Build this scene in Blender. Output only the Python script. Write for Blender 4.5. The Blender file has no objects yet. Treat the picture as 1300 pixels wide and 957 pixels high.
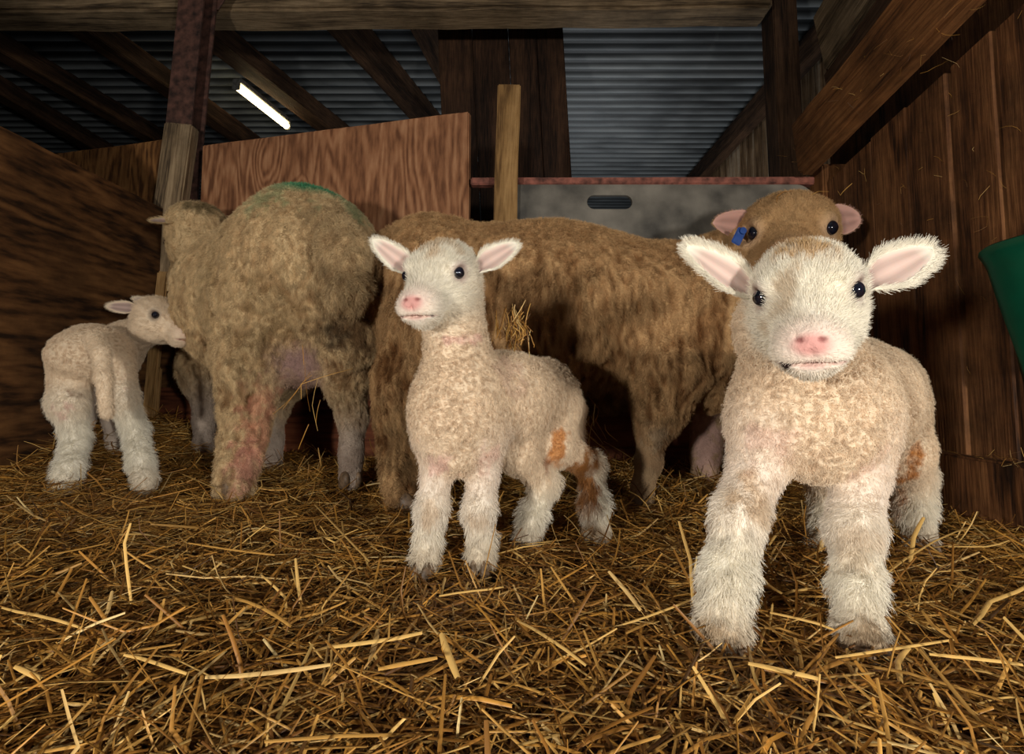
import bpy, bmesh, math, random
import numpy as np
from mathutils import Vector, Matrix, noise as mnoise

random.seed(7)
RNG = np.random.default_rng(11)
sc = bpy.context.scene
COL = sc.collection

# ------------------------------------------------------------------ camera
F = 720.0; CX = 650.0; CY = 433.5; HORIZON = 490.0; H = 0.24
TH = math.atan((HORIZON - CY) / F)
cam_d = bpy.data.cameras.new('camera'); cam = bpy.data.objects.new('camera', cam_d); COL.objects.link(cam)
cam.location = (0, 0, H); cam.rotation_euler = (math.pi / 2 + TH, 0, 0)
cam_d.sensor_width = 36; cam_d.sensor_fit = 'HORIZONTAL'; cam_d.lens = F / 1300 * 36
cam_d.shift_y = -45.0 / 1300; cam_d.clip_start = 0.01
sc.camera = cam

def ray(px, py):
    xc = (px - CX) / F; yc = (CY - py) / F
    return np.array([xc, math.cos(TH) - yc * math.sin(TH), math.sin(TH) + yc * math.cos(TH)])
def P(px, py, d):
    r = ray(px, py); return np.array([0, 0, H]) + r * (d / r[1])
def Pz(px, py, z):
    r = ray(px, py); return np.array([0, 0, H]) + r * ((z - H) / r[2])

# ------------------------------------------------------------------ colour + materials
def lin(c):
    c = np.array(c, float) / 255.0
    return np.where(c <= 0.04045, c / 12.92, ((c + 0.055) / 1.055) ** 2.4)
def rgba(c): return tuple(lin(c)) + (1.0,)

def new_mat(name, rough=0.7, spec=0.3):
    m = bpy.data.materials.new(name); m.use_nodes = True
    nt = m.node_tree; b = nt.nodes['Principled BSDF']
    b.inputs['Roughness'].default_value = rough
    b.inputs['Specular IOR Level'].default_value = spec
    return m, nt, b
def nd(nt, typ, **kw):
    n = nt.nodes.new(typ)
    for k, v in kw.items(): setattr(n, k, v)
    return n
def ramp(nt, stops):
    r = nd(nt, 'ShaderNodeValToRGB'); e = r.color_ramp.elements
    while len(e) < len(stops): e.new(0.5)
    for k, (p, c) in enumerate(stops): e[k].position = p; e[k].color = rgba(c)
    return r
def mixc(nt, a, b, fac, mode='MIX'):
    m = nd(nt, 'ShaderNodeMix', data_type='RGBA', blend_type=mode)
    L = nt.links
    for sock, v in ((6, a), (7, b), (0, fac)):
        if hasattr(v, 'is_linked') or isinstance(v, bpy.types.NodeSocket): L.new(v, m.inputs[sock])
        elif isinstance(v, (int, float)): m.inputs[sock].default_value = v
        else: m.inputs[sock].default_value = v
    return m.outputs[2]

def plain_mat(name, c, rough=0.6, spec=0.3, var=0.25, scale=30, metal=0.0):
    m, nt, b = new_mat(name, rough, spec)
    tc = nd(nt, 'ShaderNodeTexCoord'); nz = nd(nt, 'ShaderNodeTexNoise')
    nz.inputs['Scale'].default_value = scale; nz.inputs['Detail'].default_value = 6
    nt.links.new(tc.outputs['Object'], nz.inputs['Vector'])
    c = np.array(c, float)
    r = ramp(nt, [(0.3, c * (1 - var)), (0.7, np.minimum(c * (1 + var), 255))])
    nt.links.new(nz.outputs['Fac'], r.inputs['Fac']); nt.links.new(r.outputs['Color'], b.inputs['Base Color'])
    b.inputs['Metallic'].default_value = metal
    bp = nd(nt, 'ShaderNodeBump'); bp.inputs['Strength'].default_value = 0.25; bp.inputs['Distance'].default_value = 0.004
    nt.links.new(nz.outputs['Fac'], bp.inputs['Height']); nt.links.new(bp.outputs['Normal'], b.inputs['Normal'])
    return m

def wood_mat(name, dark, mid, light, axis='X', rings=9.0, stretch=14.0, dirt=0.5, rough=0.75, bump=0.5, knots=True, distort=3.0):
    """grain running along the object's own axis"""
    m, nt, b = new_mat(name, rough, 0.25); L = nt.links
    tc = nd(nt, 'ShaderNodeTexCoord'); oi = nd(nt, 'ShaderNodeObjectInfo')
    add = nd(nt, 'ShaderNodeVectorMath', operation='ADD'); L.new(tc.outputs['Object'], add.inputs[0])
    mul = nd(nt, 'ShaderNodeVectorMath', operation='SCALE'); mul.inputs[0].default_value = (3.1, 5.7, 2.3)
    L.new(oi.outputs['Random'], mul.inputs['Scale']); L.new(mul.outputs[0], add.inputs[1])
    mp = nd(nt, 'ShaderNodeMapping'); s = [1.0, 1.0, 1.0]; ia = 'XYZ'.index(axis); s[ia] = 1.0 / stretch
    mp.inputs['Scale'].default_value = s; L.new(add.outputs[0], mp.inputs['Vector'])
    # knots warp the grain
    mk = nd(nt, 'ShaderNodeMapping'); sk = [1.0, 1.0, 1.0]; sk[ia] = 0.45; mk.inputs['Scale'].default_value = sk
    L.new(add.outputs[0], mk.inputs['Vector'])
    vo = nd(nt, 'ShaderNodeTexVoronoi'); vo.inputs['Scale'].default_value = 4.2; L.new(mk.outputs[0], vo.inputs['Vector'])
    kr = nd(nt, 'ShaderNodeMapRange'); kr.inputs['From Min'].default_value = 0.02; kr.inputs['From Max'].default_value = 0.28
    kr.inputs['To Min'].default_value = 1.0; kr.inputs['To Max'].default_value = 0.0
    L.new(vo.outputs['Distance'], kr.inputs['Value'])
    n1 = nd(nt, 'ShaderNodeTexNoise'); n1.inputs['Scale'].default_value = rings; n1.inputs['Detail'].default_value = 3; n1.inputs['Distortion'].default_value = 0.4
    L.new(mp.outputs[0], n1.inputs['Vector'])
    ad2 = nd(nt, 'ShaderNodeMath', operation='MULTIPLY_ADD'); L.new(kr.outputs[0], ad2.inputs[0]); ad2.inputs[1].default_value = 0.35 if knots else 0.0
    L.new(n1.outputs['Fac'], ad2.inputs[2])
    sn = nd(nt, 'ShaderNodeMath', operation='MULTIPLY'); L.new(ad2.outputs[0], sn.inputs[0]); sn.inputs[1].default_value = 14.0 * distort
    si = nd(nt, 'ShaderNodeMath', operation='SINE'); L.new(sn.outputs[0], si.inputs[0])
    n2 = nd(nt, 'ShaderNodeTexNoise'); n2.inputs['Scale'].default_value = rings * 14; n2.inputs['Detail'].default_value = 5
    L.new(mp.outputs[0], n2.inputs['Vector'])
    cm = nd(nt, 'ShaderNodeMath', operation='MULTIPLY_ADD'); L.new(si.outputs[0], cm.inputs[0]); cm.inputs[1].default_value = 0.17; L.new(n2.outputs['Fac'], cm.inputs[2])
    r = ramp(nt, [(0.22, dark), (0.5, mid), (0.82, light)]); L.new(cm.outputs[0], r.inputs['Fac'])
    col = r.outputs['Color']
    if knots:
        k2 = nd(nt, 'ShaderNodeMapRange'); k2.inputs['From Min'].default_value = 0.03; k2.inputs['From Max'].default_value = 0.085
        k2.inputs['To Min'].default_value = 0.85; k2.inputs['To Max'].default_value = 0.0
        L.new(vo.outputs['Distance'], k2.inputs['Value'])
        col = mixc(nt, col, rgba(np.array(dark) * 0.45), k2.outputs[0])
    n3 = nd(nt, 'ShaderNodeTexNoise'); n3.inputs['Scale'].default_value = 5.0; n3.inputs['Detail'].default_value = 8; n3.inputs['Roughness'].default_value = 0.7
    L.new(add.outputs[0], n3.inputs['Vector'])
    dr = nd(nt, 'ShaderNodeMapRange'); dr.inputs['From Min'].default_value = 0.38; dr.inputs['From Max'].default_value = 0.68
    dr.inputs['To Max'].default_value = dirt; L.new(n3.outputs['Fac'], dr.inputs['Value'])
    col = mixc(nt, col, rgba(np.array(dark) * 0.4), dr.outputs[0])
    L.new(col, b.inputs['Base Color'])
    bp = nd(nt, 'ShaderNodeBump'); bp.inputs['Strength'].default_value = bump; bp.inputs['Distance'].default_value = 0.004
    L.new(cm.outputs[0], bp.inputs['Height']); L.new(bp.outputs['Normal'], b.inputs['Normal'])
    return m

def attr_mat(name, attr='Col', rough=0.85, spec=0.15, bump_scale=None, bump=0.5, dist=0.004, vary=0.0, sheen=0.0, sss=0.0):
    m, nt, b = new_mat(name, rough, spec); L = nt.links
    at = nd(nt, 'ShaderNodeAttribute', attribute_name=attr); col = at.outputs['Color']
    if vary:
        tc = nd(nt, 'ShaderNodeTexCoord'); nv = nd(nt, 'ShaderNodeTexNoise'); nv.inputs['Scale'].default_value = 45; nv.inputs['Detail'].default_value = 6
        L.new(tc.outputs['Object'], nv.inputs['Vector'])
        r = nd(nt, 'ShaderNodeMapRange'); r.inputs['From Min'].default_value = .3; r.inputs['From Max'].default_value = .7
        r.inputs['To Min'].default_value = 1 - vary; r.inputs['To Max'].default_value = 1 + vary; L.new(nv.outputs['Fac'], r.inputs['Value'])
        vm = nd(nt, 'ShaderNodeVectorMath', operation='SCALE'); L.new(col, vm.inputs[0]); L.new(r.outputs[0], vm.inputs['Scale']); col = vm.outputs[0]
    L.new(col, b.inputs['Base Color'])
    if sheen:
        b.inputs['Sheen Weight'].default_value = sheen
    if sss:
        b.inputs['Subsurface Weight'].default_value = sss; b.inputs['Subsurface Scale'].default_value = 0.01
    if bump_scale:
        tc = nd(nt, 'ShaderNodeTexCoord'); nz = nd(nt, 'ShaderNodeTexNoise'); nz.inputs['Scale'].default_value = bump_scale; nz.inputs['Detail'].default_value = 5
        nz.inputs['Roughness'].default_value = 0.65
        L.new(tc.outputs['Object'], nz.inputs['Vector'])
        bp = nd(nt, 'ShaderNodeBump'); bp.inputs['Strength'].default_value = bump; bp.inputs['Distance'].default_value = dist
        L.new(nz.outputs['Fac'], bp.inputs['Height']); L.new(bp.outputs['Normal'], b.inputs['Normal'])
    return m

# ------------------------------------------------------------------ object helpers
def link(name, me, mat=None, parent=None, loc=None, smooth=False):
    o = bpy.data.objects.new(name, me); COL.objects.link(o)
    if mat: me.materials.append(mat)
    if loc is not None: o.location = loc
    if parent: o.parent = parent
    if smooth:
        me.polygons.foreach_set('use_smooth', [True] * len(me.polygons))
    return o
def tag(o, label, cat, group=None, kind=None):
    if label: o['label'] = label
    if cat: o['category'] = cat
    if group: o['group'] = group
    if kind: o['kind'] = kind
    return o
def struct(o): o['kind'] = 'structure'; return o
def empty(name, loc):
    o = bpy.data.objects.new(name, None); COL.objects.link(o); o.location = loc; o.empty_display_size = 0.05; return o
def mesh_np(name, V, Q, attrs=None):
    """V (n,3), Q (m,4) quads"""
    me = bpy.data.meshes.new(name); n = len(V); m = len(Q)
    me.vertices.add(n); me.vertices.foreach_set('co', np.asarray(V, np.float32).ravel())
    k = Q.shape[1]
    me.loops.add(m * k); me.loops.foreach_set('vertex_index', np.asarray(Q, np.int32).ravel())
    me.polygons.add(m); me.polygons.foreach_set('loop_start', np.arange(0, m * k, k, dtype=np.int32))
    me.update(calc_edges=True); me.validate()
    for an, a in (attrs or {}).items():
        at = me.attributes.new(an, 'FLOAT_COLOR', 'POINT')
        c = np.ones((n, 4), np.float32); c[:, :3] = a; at.data.foreach_set('color', c.ravel())
    return me
def frame(o, a, b, up=(0, 0, 1)):
    """object matrix with local X running a->b, local Z near up; origin midway"""
    a = Vector(a); b = Vector(b); x = (b - a).normalized(); u = Vector(up)
    y = u.cross(x).normalized(); z = x.cross(y)
    M = Matrix((x, y, z)).transposed().to_4x4(); M.translation = (a + b) / 2
    o.matrix_world = M
def rough_box(name, sx, sy, sz, mat, bev=0.004, jit=0.0, seg=1, parent=None, wob=0.0):
    """a sawn timber centred on its origin, bevelled, slightly irregular"""
    bm = bmesh.new(); bmesh.ops.create_cube(bm, size=1)
    for v in bm.verts: v.co = Vector((v.co.x * sx, v.co.y * sy, v.co.z * sz))
    n = max(2, int(max(sx, sy, sz) / 0.12)) if jit or wob else 0
    if n:
        ax = [sx, sy, sz].index(max(sx, sy, sz))
        es = [e for e in bm.edges if abs((e.verts[0].co - e.verts[1].co)[ax]) > 0.5 * max(sx, sy, sz)]
        bmesh.ops.subdivide_edges(bm, edges=es, cuts=n, use_grid_fill=True)
        for v in bm.verts:
            nv = mnoise.noise_vector(v.co * 5 + Vector((sx * 90, sy * 50, sz * 31)))
            v.co += nv * jit
    bmesh.ops.bevel(bm, geom=[e for e in bm.edges if e.calc_face_angle(0) > 0.8], offset=bev, segments=2, affect='EDGES')
    me = bpy.data.meshes.new(name); bm.to_mesh(me); bm.free()
    return link(name, me, mat, parent)
def timber(name, a, b, w, h, mat, up=(0, 0, 1), jit=0.003, bev=0.005):
    L = (Vector(b) - Vector(a)).length
    o = rough_box(name, L, w, h, mat, bev=bev, jit=jit); frame(o, a, b, up); return o
def flat_shape(name, outline, holes, thick, mat, bev=0.0):
    """plate from a 2D outline (x,z) with holes, thickness along y"""
    cu = bpy.data.curves.new(name + '_c', 'CURVE'); cu.dimensions = '2D'; cu.fill_mode = 'BOTH'; cu.extrude = thick / 2; cu.bevel_depth = bev
    for pts in [outline] + holes:
        sp = cu.splines.new('POLY'); sp.points.add(len(pts) - 1); sp.use_cyclic_u = True
        for p, q in zip(sp.points, pts): p.co = (q[0], q[1], 0, 1)
    t = bpy.data.objects.new('t', cu); COL.objects.link(t)
    me = bpy.data.meshes.new_from_object(t.evaluated_get(bpy.context.evaluated_depsgraph_get()))
    bpy.data.objects.remove(t); bpy.data.curves.remove(cu)
    me.transform(Matrix.Rotation(math.pi / 2, 4, 'X')); me.name = name; me.materials.clear()
    return link(name, me, mat)

# ------------------------------------------------------------------ ground height + straw
LW = -1.16; RW = 0.88
def back_y(x):
    return 1.66 - 0.257 * (x + 0.127) if x < -0.127 else 1.66 - 0.09 * (x + .127)
def gz(x, y):
    """top of the bedding"""
    z = 0.012 * mnoise.noise(Vector((x * 4.1, y * 4.1, 1.3))) + 0.010 * mnoise.noise(Vector((x * 10, y * 10, 7.7)))
    z += 0.11 * max(0, min(1, (-0.78 - x) / 0.35)) * max(0, min(1, (y - 1.0) / 0.5))
    z += 0.035 * max(0, min(1, (y - 1.32) / 0.3))
    z -= 0.012
    return z

# floor
floor_mat = plain_mat('bedding_underlay', (92, 62, 28), 0.95, 0.1, 0.5, 60)
bm = bmesh.new(); bmesh.ops.create_grid(bm, x_segments=120, y_segments=120, size=1)
for v in bm.verts:
    v.co.x = -1.6 + (v.co.x + 1) / 2 * 3.0; v.co.y = 0.0 + (v.co.y + 1) / 2 * 2.4
    v.co.z = gz(v.co.x, v.co.y) - 0.012
me = bpy.data.meshes.new('floor'); bm.to_mesh(me); bm.free()
struct(link('floor', me, floor_mat, smooth=True))
barn_mat = plain_mat('barn_earth', (40, 32, 24), 0.95, 0.1, 0.3, 4)
me = mesh_np('floor_barn', np.array([[-9, -4, -.06], [5, -4, -.06], [5, 10, -.06], [-9, 10, -.06]]), np.array([[0, 1, 2, 3]]))
struct(link('floor_barn', me, barn_mat))

def straw_mesh(name, roots, dirs, lens, widths, cols, bend, ups, mat, nseg=4):
    """flat folded stalks: roots (n,3) is the middle of each"""
    n = len(roots); d = dirs / np.linalg.norm(dirs, axis=1, keepdims=True)
    s = np.cross(d, ups); s /= np.linalg.norm(s, axis=1, keepdims=True) + 1e-9
    u = np.cross(s, d)
    t = np.linspace(-0.5, 0.5, nseg + 1)
    V = np.zeros((n, nseg + 1, 3, 3))
    kink = RNG.uniform(-0.35, 0.35, n)
    for k, tt in enumerate(t):
        c = roots + d * (lens * tt)[:, None]
        b = bend[:, 0] * (tt * tt - 0.08); b2 = bend[:, 1] * np.abs(tt - kink)
        c = c + s * (lens * b2)[:, None] + u * (lens * b)[:, None]
        w = widths * (1.0 if 0 < k < nseg else 0.75)
        V[:, k, 0] = c - s * w[:, None] / 2; V[:, k, 2] = c + s * w[:, None] / 2; V[:, k, 1] = c + u * w[:, None] * 0.38
    V = V.reshape(-1, 3)
    base = (np.arange(n) * (nseg + 1) * 3)[:, None, None]
    kk = (np.arange(nseg) * 3)[None, :, None]; jj = np.arange(2)[None, None, :]
    i0 = base + kk + jj
    Q = np.stack([i0, i0 + 1, i0 + 4, i0 + 3], -1).reshape(-1, 4)
    C = np.repeat(cols, (nseg + 1) * 3, axis=0)
    me = mesh_np(name, V, Q, {'Col': C})
    return link(name, me, mat)

straw_mat = attr_mat('straw', rough=0.45, spec=0.35, bump_scale=400, bump=0.15, dist=0.001)
pal = lin([(220, 178, 104), (196, 148, 76), (172, 122, 56), (142, 96, 40), (108, 70, 30), (210, 174, 112), (184, 132, 58), (84, 56, 26), (232, 202, 140)])
palw = np.array([.11, .19, .2, .17, .12, .06, .1, .04, .01]); palw /= palw.sum()

def straw_bed():
    N = 62000
    # depth chosen so the picture is evenly covered, near to far
    q = RNG.uniform(0, 1, N)
    y = 0.30 + 1.75 * q ** 1.5
    half = 0.98 * y + 0.18
    x = RNG.uniform(-1, 1, N) * half
    x = np.where(x < LW + .03, RNG.uniform(LW + .03, -0.3, N), x)
    x = np.where(x > RW - .04, RNG.uniform(0.2, RW - .05, N), x)
    ymax = np.array([back_y(a) for a in x]) - 0.05
    y = np.where(y > ymax, ymax - RNG.uniform(0, .25, N), y)
    L = np.clip(RNG.lognormal(math.log(0.06), 0.55, N), 0.02, 0.24)
    g = np.array([gz(a, b) for a, b in zip(x, y)])
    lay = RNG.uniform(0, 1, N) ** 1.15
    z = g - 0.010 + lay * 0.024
    az = RNG.uniform(0, 2 * math.pi, N)
    el = RNG.normal(0, 0.16, N)
    up = RNG.uniform(0, 1, N) < 0.016
    el = np.where(up, RNG.uniform(0.4, 1.2, N), el)
    L = np.where(up, np.minimum(L, .08), L)
    z = np.where(up, g + L * np.abs(np.sin(el)) * 0.42, z)
    d = np.stack([np.cos(az) * np.cos(el), np.sin(az) * np.cos(el), np.sin(el)], 1)
    # keep the buried ends near the bed
    ups = np.tile([0, 0, 1.0], (N, 1)) + RNG.normal(0, 0.35, (N, 3))
    W = RNG.uniform(0.0010, 0.0034, N) * (0.8 + 0.35 * (L > 0.07)) 
    ci = RNG.choice(len(pal), N, p=palw)
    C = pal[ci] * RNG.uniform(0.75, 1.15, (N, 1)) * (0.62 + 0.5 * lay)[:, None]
    bend = np.stack([RNG.normal(0, 0.35, N), RNG.normal(0, 0.22, N)], 1)
    R = [np.stack([x, y, z], 1)]; D = [d]; LL = [L]; WW = [W]; CC = [C]; BB = [bend]; UU = [ups]
    # long recognisable stalks (picture end points)
    hero = [((300, 755), (372, 792), 3.4), ((345, 725), (368, 770), 2.6), ((262, 860), (420, 845), 4), ((160, 830), (242, 852), 3),
            ((20, 846), (55, 862), 4), ((420, 822), (534, 802), 4.2), ((480, 850), (555, 835), 4), ((560, 805), (578, 862), 5),
            ((430, 690), (455, 660), 2.6), ((398, 640), (468, 712), 2.6), ((150, 770), (160, 665), 2.6), ((128, 800), (146, 750), 3.2),
            ((0, 632), (60, 664), 3.4), ((186, 580), (262, 622), 2.6), ((868, 662), (886, 765), 3.2), ((1150, 712), (1168, 655), 4.5),
            ((1040, 700), (1052, 658), 5.5), ((1205, 792), (1300, 732), 4), ((1105, 735), (1240, 662), 2.4), ((1130, 862), (1145, 820), 4.0),
            ((960, 730), (990, 755), 4.0), ((775, 725), (815, 775), 4.4), ((950, 842), (1040, 862), 4.4), ((1180, 830), (1300, 845), 3.4),
            ((790, 795), (905, 750), 2.5), ((655, 785), (742, 842), 3.0), ((700, 720), (730, 765), 2.4), ((480, 800), (470, 840), 4),
            ((980, 775), (1060, 798), 3), ((0, 770), (95, 800), 3), ((240, 690), (350, 705), 3), ((560, 760), (640, 745), 2.6),
            ((1060, 835), (1210, 812), 2.6), ((1215, 700), (1290, 690), 2.4), ((60, 705), (140, 690), 2.4)]
    for (a, b, w) in hero:
        A = Pz(a[0], a[1], 0.022); B = Pz(b[0], b[1], 0.022)
        if abs(a[1] - b[1]) > 1.2 * abs(a[0] - b[0]):   # an upright stalk
            lo, hi = (a, b) if a[1] > b[1] else (b, a)
            A = Pz(lo[0], lo[1], 0.01); B = P(hi[0], hi[1], A[1] + 0.05)
        ln = np.linalg.norm(B - A)
        R.append(((A + B) / 2)[None]); D.append((B - A)[None]); LL.append(np.array([ln])); WW.append(np.array([w * 1.2e-3]))
        CC.append((pal[random.choice([0, 0, 1, 5])] * 1.12)[None]); BB.append(np.array([[RNG.normal(0, .1), RNG.normal(0, .1)]])); UU.append(np.array([[0, -0.3, 1.0]]))
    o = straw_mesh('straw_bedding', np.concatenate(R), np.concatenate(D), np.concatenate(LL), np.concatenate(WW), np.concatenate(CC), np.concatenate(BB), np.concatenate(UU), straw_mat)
    tag(o, 'loose golden straw bedding covering the whole pen floor', 'straw', kind='stuff')
straw_bed()

def tuft(name, label, c, r, n, L, mean, spread, group=None, width=0.0013, tone=1.0):
    R = np.asarray(c) + RNG.normal(0, 1, (n, 3)) * np.asarray(r)
    D = np.asarray(mean) + RNG.normal(0, spread, (n, 3))
    ln = RNG.uniform(.5, 1.3, n) * L
    o = straw_mesh(name, R, D, ln, RNG.uniform(.6, 1.4, n) * width, pal[RNG.choice(len(pal), n, p=palw)] * tone * RNG.uniform(.8, 1.2, (n, 1)),
                   np.stack([RNG.normal(0, .5, n), RNG.normal(0, .4, n)], 1), np.tile([0, -1.0, .3], (n, 1)) + RNG.normal(0, .3, (n, 3)), straw_mat)
    return tag(o, label, 'straw', group, kind='stuff')

# ------------------------------------------------------------------ the pen and the barn
M_ply = wood_mat('plywood', (46, 28, 14), (100, 66, 36), (130, 90, 52), 'Y', rings=6, stretch=6, dirt=0.5, distort=4, bump=0.25)
M_board = wood_mat('pine_board', (112, 72, 48), (158, 108, 74), (188, 138, 100), 'Z', rings=5, stretch=5, dirt=0.25, distort=7.0, bump=0.35)
M_board2 = wood_mat('aged_board', (78, 48, 24), (132, 88, 48), (158, 112, 64), 'Z', rings=6, stretch=5, dirt=0.5, distort=6)
M_low = wood_mat('red_brown_board', (74, 38, 22), (128, 72, 46), (152, 94, 62), 'X', rings=6, stretch=12, dirt=0.5, distort=.8)
M_plank = wood_mat('dark_plank', (46, 26, 13), (108, 68, 38), (142, 96, 58), 'Z', rings=12, stretch=14, dirt=0.8, distort=1.1)
M_beam = wood_mat('old_beam', (50, 30, 14), (112, 70, 36), (146, 98, 56), 'X', rings=11, stretch=12, dirt=0.7, distort=1.0)
M_grey = wood_mat('weathered_timber', (74, 60, 45), (134, 112, 84), (168, 144, 112), 'X', rings=14, stretch=16, dirt=0.6, distort=1.2)
M_raft = wood_mat('rafter_timber', (34, 22, 14), (74, 52, 36), (104, 76, 54), 'X', rings=10, stretch=14, dirt=0.6, distort=1.0, knots=False)
M_post = wood_mat('sawn_post', (96, 68, 36), (150, 114, 68), (178, 140, 90), 'X', rings=13, stretch=12, dirt=0.35, distort=1.0)
M_gable = wood_mat('gable_cladding', (84, 62, 42), (150, 120, 88), (205, 186, 160), 'Z', rings=16, stretch=40, dirt=0.5, distort=0.8, knots=False)
M_rust = plain_mat('rusty_steel', (74, 50, 42), 0.7, 0.4, 0.45, 40)
M_rail = plain_mat('rusty_rail', (120, 74, 62), 0.7, 0.3, 0.35, 50)
M_panel = plain_mat('grey_rubber_sheet', (104, 99, 90), 0.6, 0.4, 0.35, 9)
M_galv = plain_mat('galvanised', (140, 140, 136), 0.4, 0.5, 0.2, 60, metal=0.6)
M_green = plain_mat('green_plastic', (4, 96, 70), 0.4, 0.45, 0.12, 12)
M_dark = plain_mat('dark_wall', (36, 28, 20), 0.9, 0.1, 0.4, 5)

# left wall: one plywood sheet with a slightly chipped top edge
bm = bmesh.new()
n = 60
ys = np.linspace(-0.6, 1.93, n)
prof = [0.828 + 0.003 * mnoise.noise(Vector((y * 14, 2, 5))) for y in ys]
ring = []
for y, zt in zip(ys, prof):
    ring.append([bm.verts.new((sx, y, z)) for sx, z in ((LW, -0.05), (LW, zt), (LW - .018, zt), (LW - .018, -0.05))])
for a, b in zip(ring, ring[1:]):
    for k in range(4): bm.faces.new((a[k], a[(k + 1) % 4], b[(k + 1) % 4], b[k]))
bm.faces.new(ring[0]); bm.faces.new(ring[-1][::-1])
bmesh.ops.recalc_face_normals(bm, faces=bm.faces)
me = bpy.data.meshes.new('wall_left'); bm.to_mesh(me); bm.free()
struct(link('wall_left', me, M_ply))

# right wall: upright planks, each a little proud or shy of its neighbour
def planks(name, mat, x, y0, y1, z0, z1, w, thick, facing=-1):
    bm = bmesh.new(); y = y0; k = 0
    while y < y1 - 0.01:
        ww = w * random.uniform(0.75, 1.25); e = min(y + ww, y1)
        off = random.uniform(0, 0.010); jt = random.uniform(-.004, .004)
        r = bmesh.ops.create_cube(bm, size=1)
        for v in r['verts']:
            v.co = Vector((x + facing * (-thick / 2 + off) + v.co.x * thick, (y + e) / 2 + v.co.y * (e - y - 0.006), z0 if v.co.z < 0 else (.83 + .14 * (1.41 - (y + e) / 2 - v.co.y * (e - y)) + jt)))
        y = e; k += 1
    bmesh.ops.bevel(bm, geom=bm.edges[:], offset=0.003, segments=1, affect='EDGES')
    me = bpy.data.meshes.new(name); bm.to_mesh(me); bm.free()
    return struct(link(name, me, mat))
planks('wall_right', M_plank, RW, 0.1, 1.62, -0.05, 9, 0.125, 0.02)
o = rough_box('baseboard_right', 1.45, 0.035, 0.14, M_plank, jit=0.003); frame(o, (RW - .025, 1.55, 0.04), (RW - .025, 0.1, 0.04)); struct(o)
o['kind'] = 'structure'

struct(rough_box('wall_right_upper', .02, 2.1, 2.3, M_plank, jit=.002)).location = (1.22, 1.05, 1.1)
# sloping rail on the right wall
o = timber('timber_rail', (0.822, 1.56, 0.905), (0.822, 0.35, 1.09), 0.05, 0.165, M_beam, jit=0.006, bev=0.012)
tag(o, 'thick brown timber rail with wisps of hay running along the right plank wall', 'beam')
o = timber('wooden_post', (0.905, 1.58, -0.03), (0.905, 1.58, 0.86), 0.075, 0.075, M_beam, up=(0, -1, 0))
tag(o, 'short brown corner post where the grey sheet meets the right wall', 'post')
# boards above the rail
o = timber('weathered_plank', (1.19, 2.04, 1.33), (1.19, 0.82, 1.60), 0.03, 0.17, M_raft); tag(o, 'dark sloping plank just above the thick timber rail, top right', 'plank')
o = timber('weathered_plank', (1.19, 2.08, 1.55), (1.19, 0.79, 1.89), 0.03, 0.26, M_grey); tag(o, 'broad pale weathered plank high at the top right, above the dark one', 'plank')

# back of the pen: skewed on the left
def on_back(px, off=0.0):
    # point on the skewed back line seen at picture column px (left part)
    k = (px - CX) / F
    d = (1.66 - 0.257 * 0.127) / (1 + 0.257 * k)
    return k * d, d - off
def back_board(name, px0, px1, z0, z1, mat, off=0.0, thick=0.025, jit=0.002):
    xa, ya = on_back(px0, off); xb, yb = on_back(px1, off)
    L = math.hypot(xb - xa, yb - ya)
    o = rough_box(name, L, thick, z1 - z0, mat, bev=0.004, jit=jit)
    frame(o, (xa, ya, (z0 + z1) / 2), (xb, yb, (z0 + z1) / 2)); return o
o = back_board('wooden_board', 248, 595, 0.25, 1.065, M_board); tag(o, 'wide reddish pine board with bold grain and knots behind the two ewes', 'board')
o = back_board('wooden_board', -120, 218, -0.06, 1.12, M_board2, off=-0.03); tag(o, 'dim brown board at the back left, above the plywood wall', 'board')
o = back_board('lower_board', 200, 620, -0.03, 0.235, M_low, off=0.035, thick=0.03); tag(o, 'low red-brown board at floor level behind the left ewe', 'board')
o = timber('lower_board', (-0.06, 1.655, 0.095), (0.86, 1.60, 0.095), 0.025, 0.27, M_low); tag(o, 'low red-brown board in shadow beneath the standing brown ewe', 'board')
# thin galvanised bar above the low board
xa, ya = on_back(300, .05); xb, yb = on_back(500, .05)
o = timber('metal_bar', (xa, ya, 0.25), (xb, yb, 0.25), 0.008, 0.016, M_galv, jit=0, bev=0.002); tag(o, 'thin galvanised bar on the low board behind the left ewe', 'bar')

# grey sheet with hand hole
def sheet():
    x0, x1, z0, z1 = P(657, 240, 1.6)[0], 0.865, 0.24, P(850, 236, 1.6)[2]
    r = 0.045; out = [(x0, z0), (x1, z0)]
    out += [(x1 - r + r * math.cos(t), z1 - r + r * math.sin(t)) for t in np.linspace(0, math.pi / 2, 9)]
    out += [(x0, z1)]
    hx0, hz1 = P(744, 248, 1.6)[0], P(744, 248, 1.6)[2]; hx1, hz0 = P(803, 267, 1.6)[0], P(803, 267, 1.6)[2]
    hr = (hz1 - hz0) / 2; zc = (hz0 + hz1) / 2
    hole = [(hx1 - hr + hr * math.cos(t), zc + hr * math.sin(t)) for t in np.linspace(-math.pi / 2, math.pi / 2, 9)] + \
           [(hx0 + hr + hr * math.cos(t), zc + hr * math.sin(t)) for t in np.linspace(math.pi / 2, 1.5 * math.pi, 9)]
    o = flat_shape('panel_sheet', out, [hole], 0.012, M_panel, bev=0.002)
    o.location = (0, 1.60, 0)
    tag(o, 'grey rubber sheet hurdle with a dark hand slot, behind the brown ewe', 'panel')
sheet()
a = P(598, 232, 1.64); b = P(1062, 231, 1.60)
o = timber('steel_rail', a, b, 0.03, 0.022, M_rail, jit=0.001, bev=0.003); tag(o, 'rusty red steel rail along the top of the grey sheet', 'rail')
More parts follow.
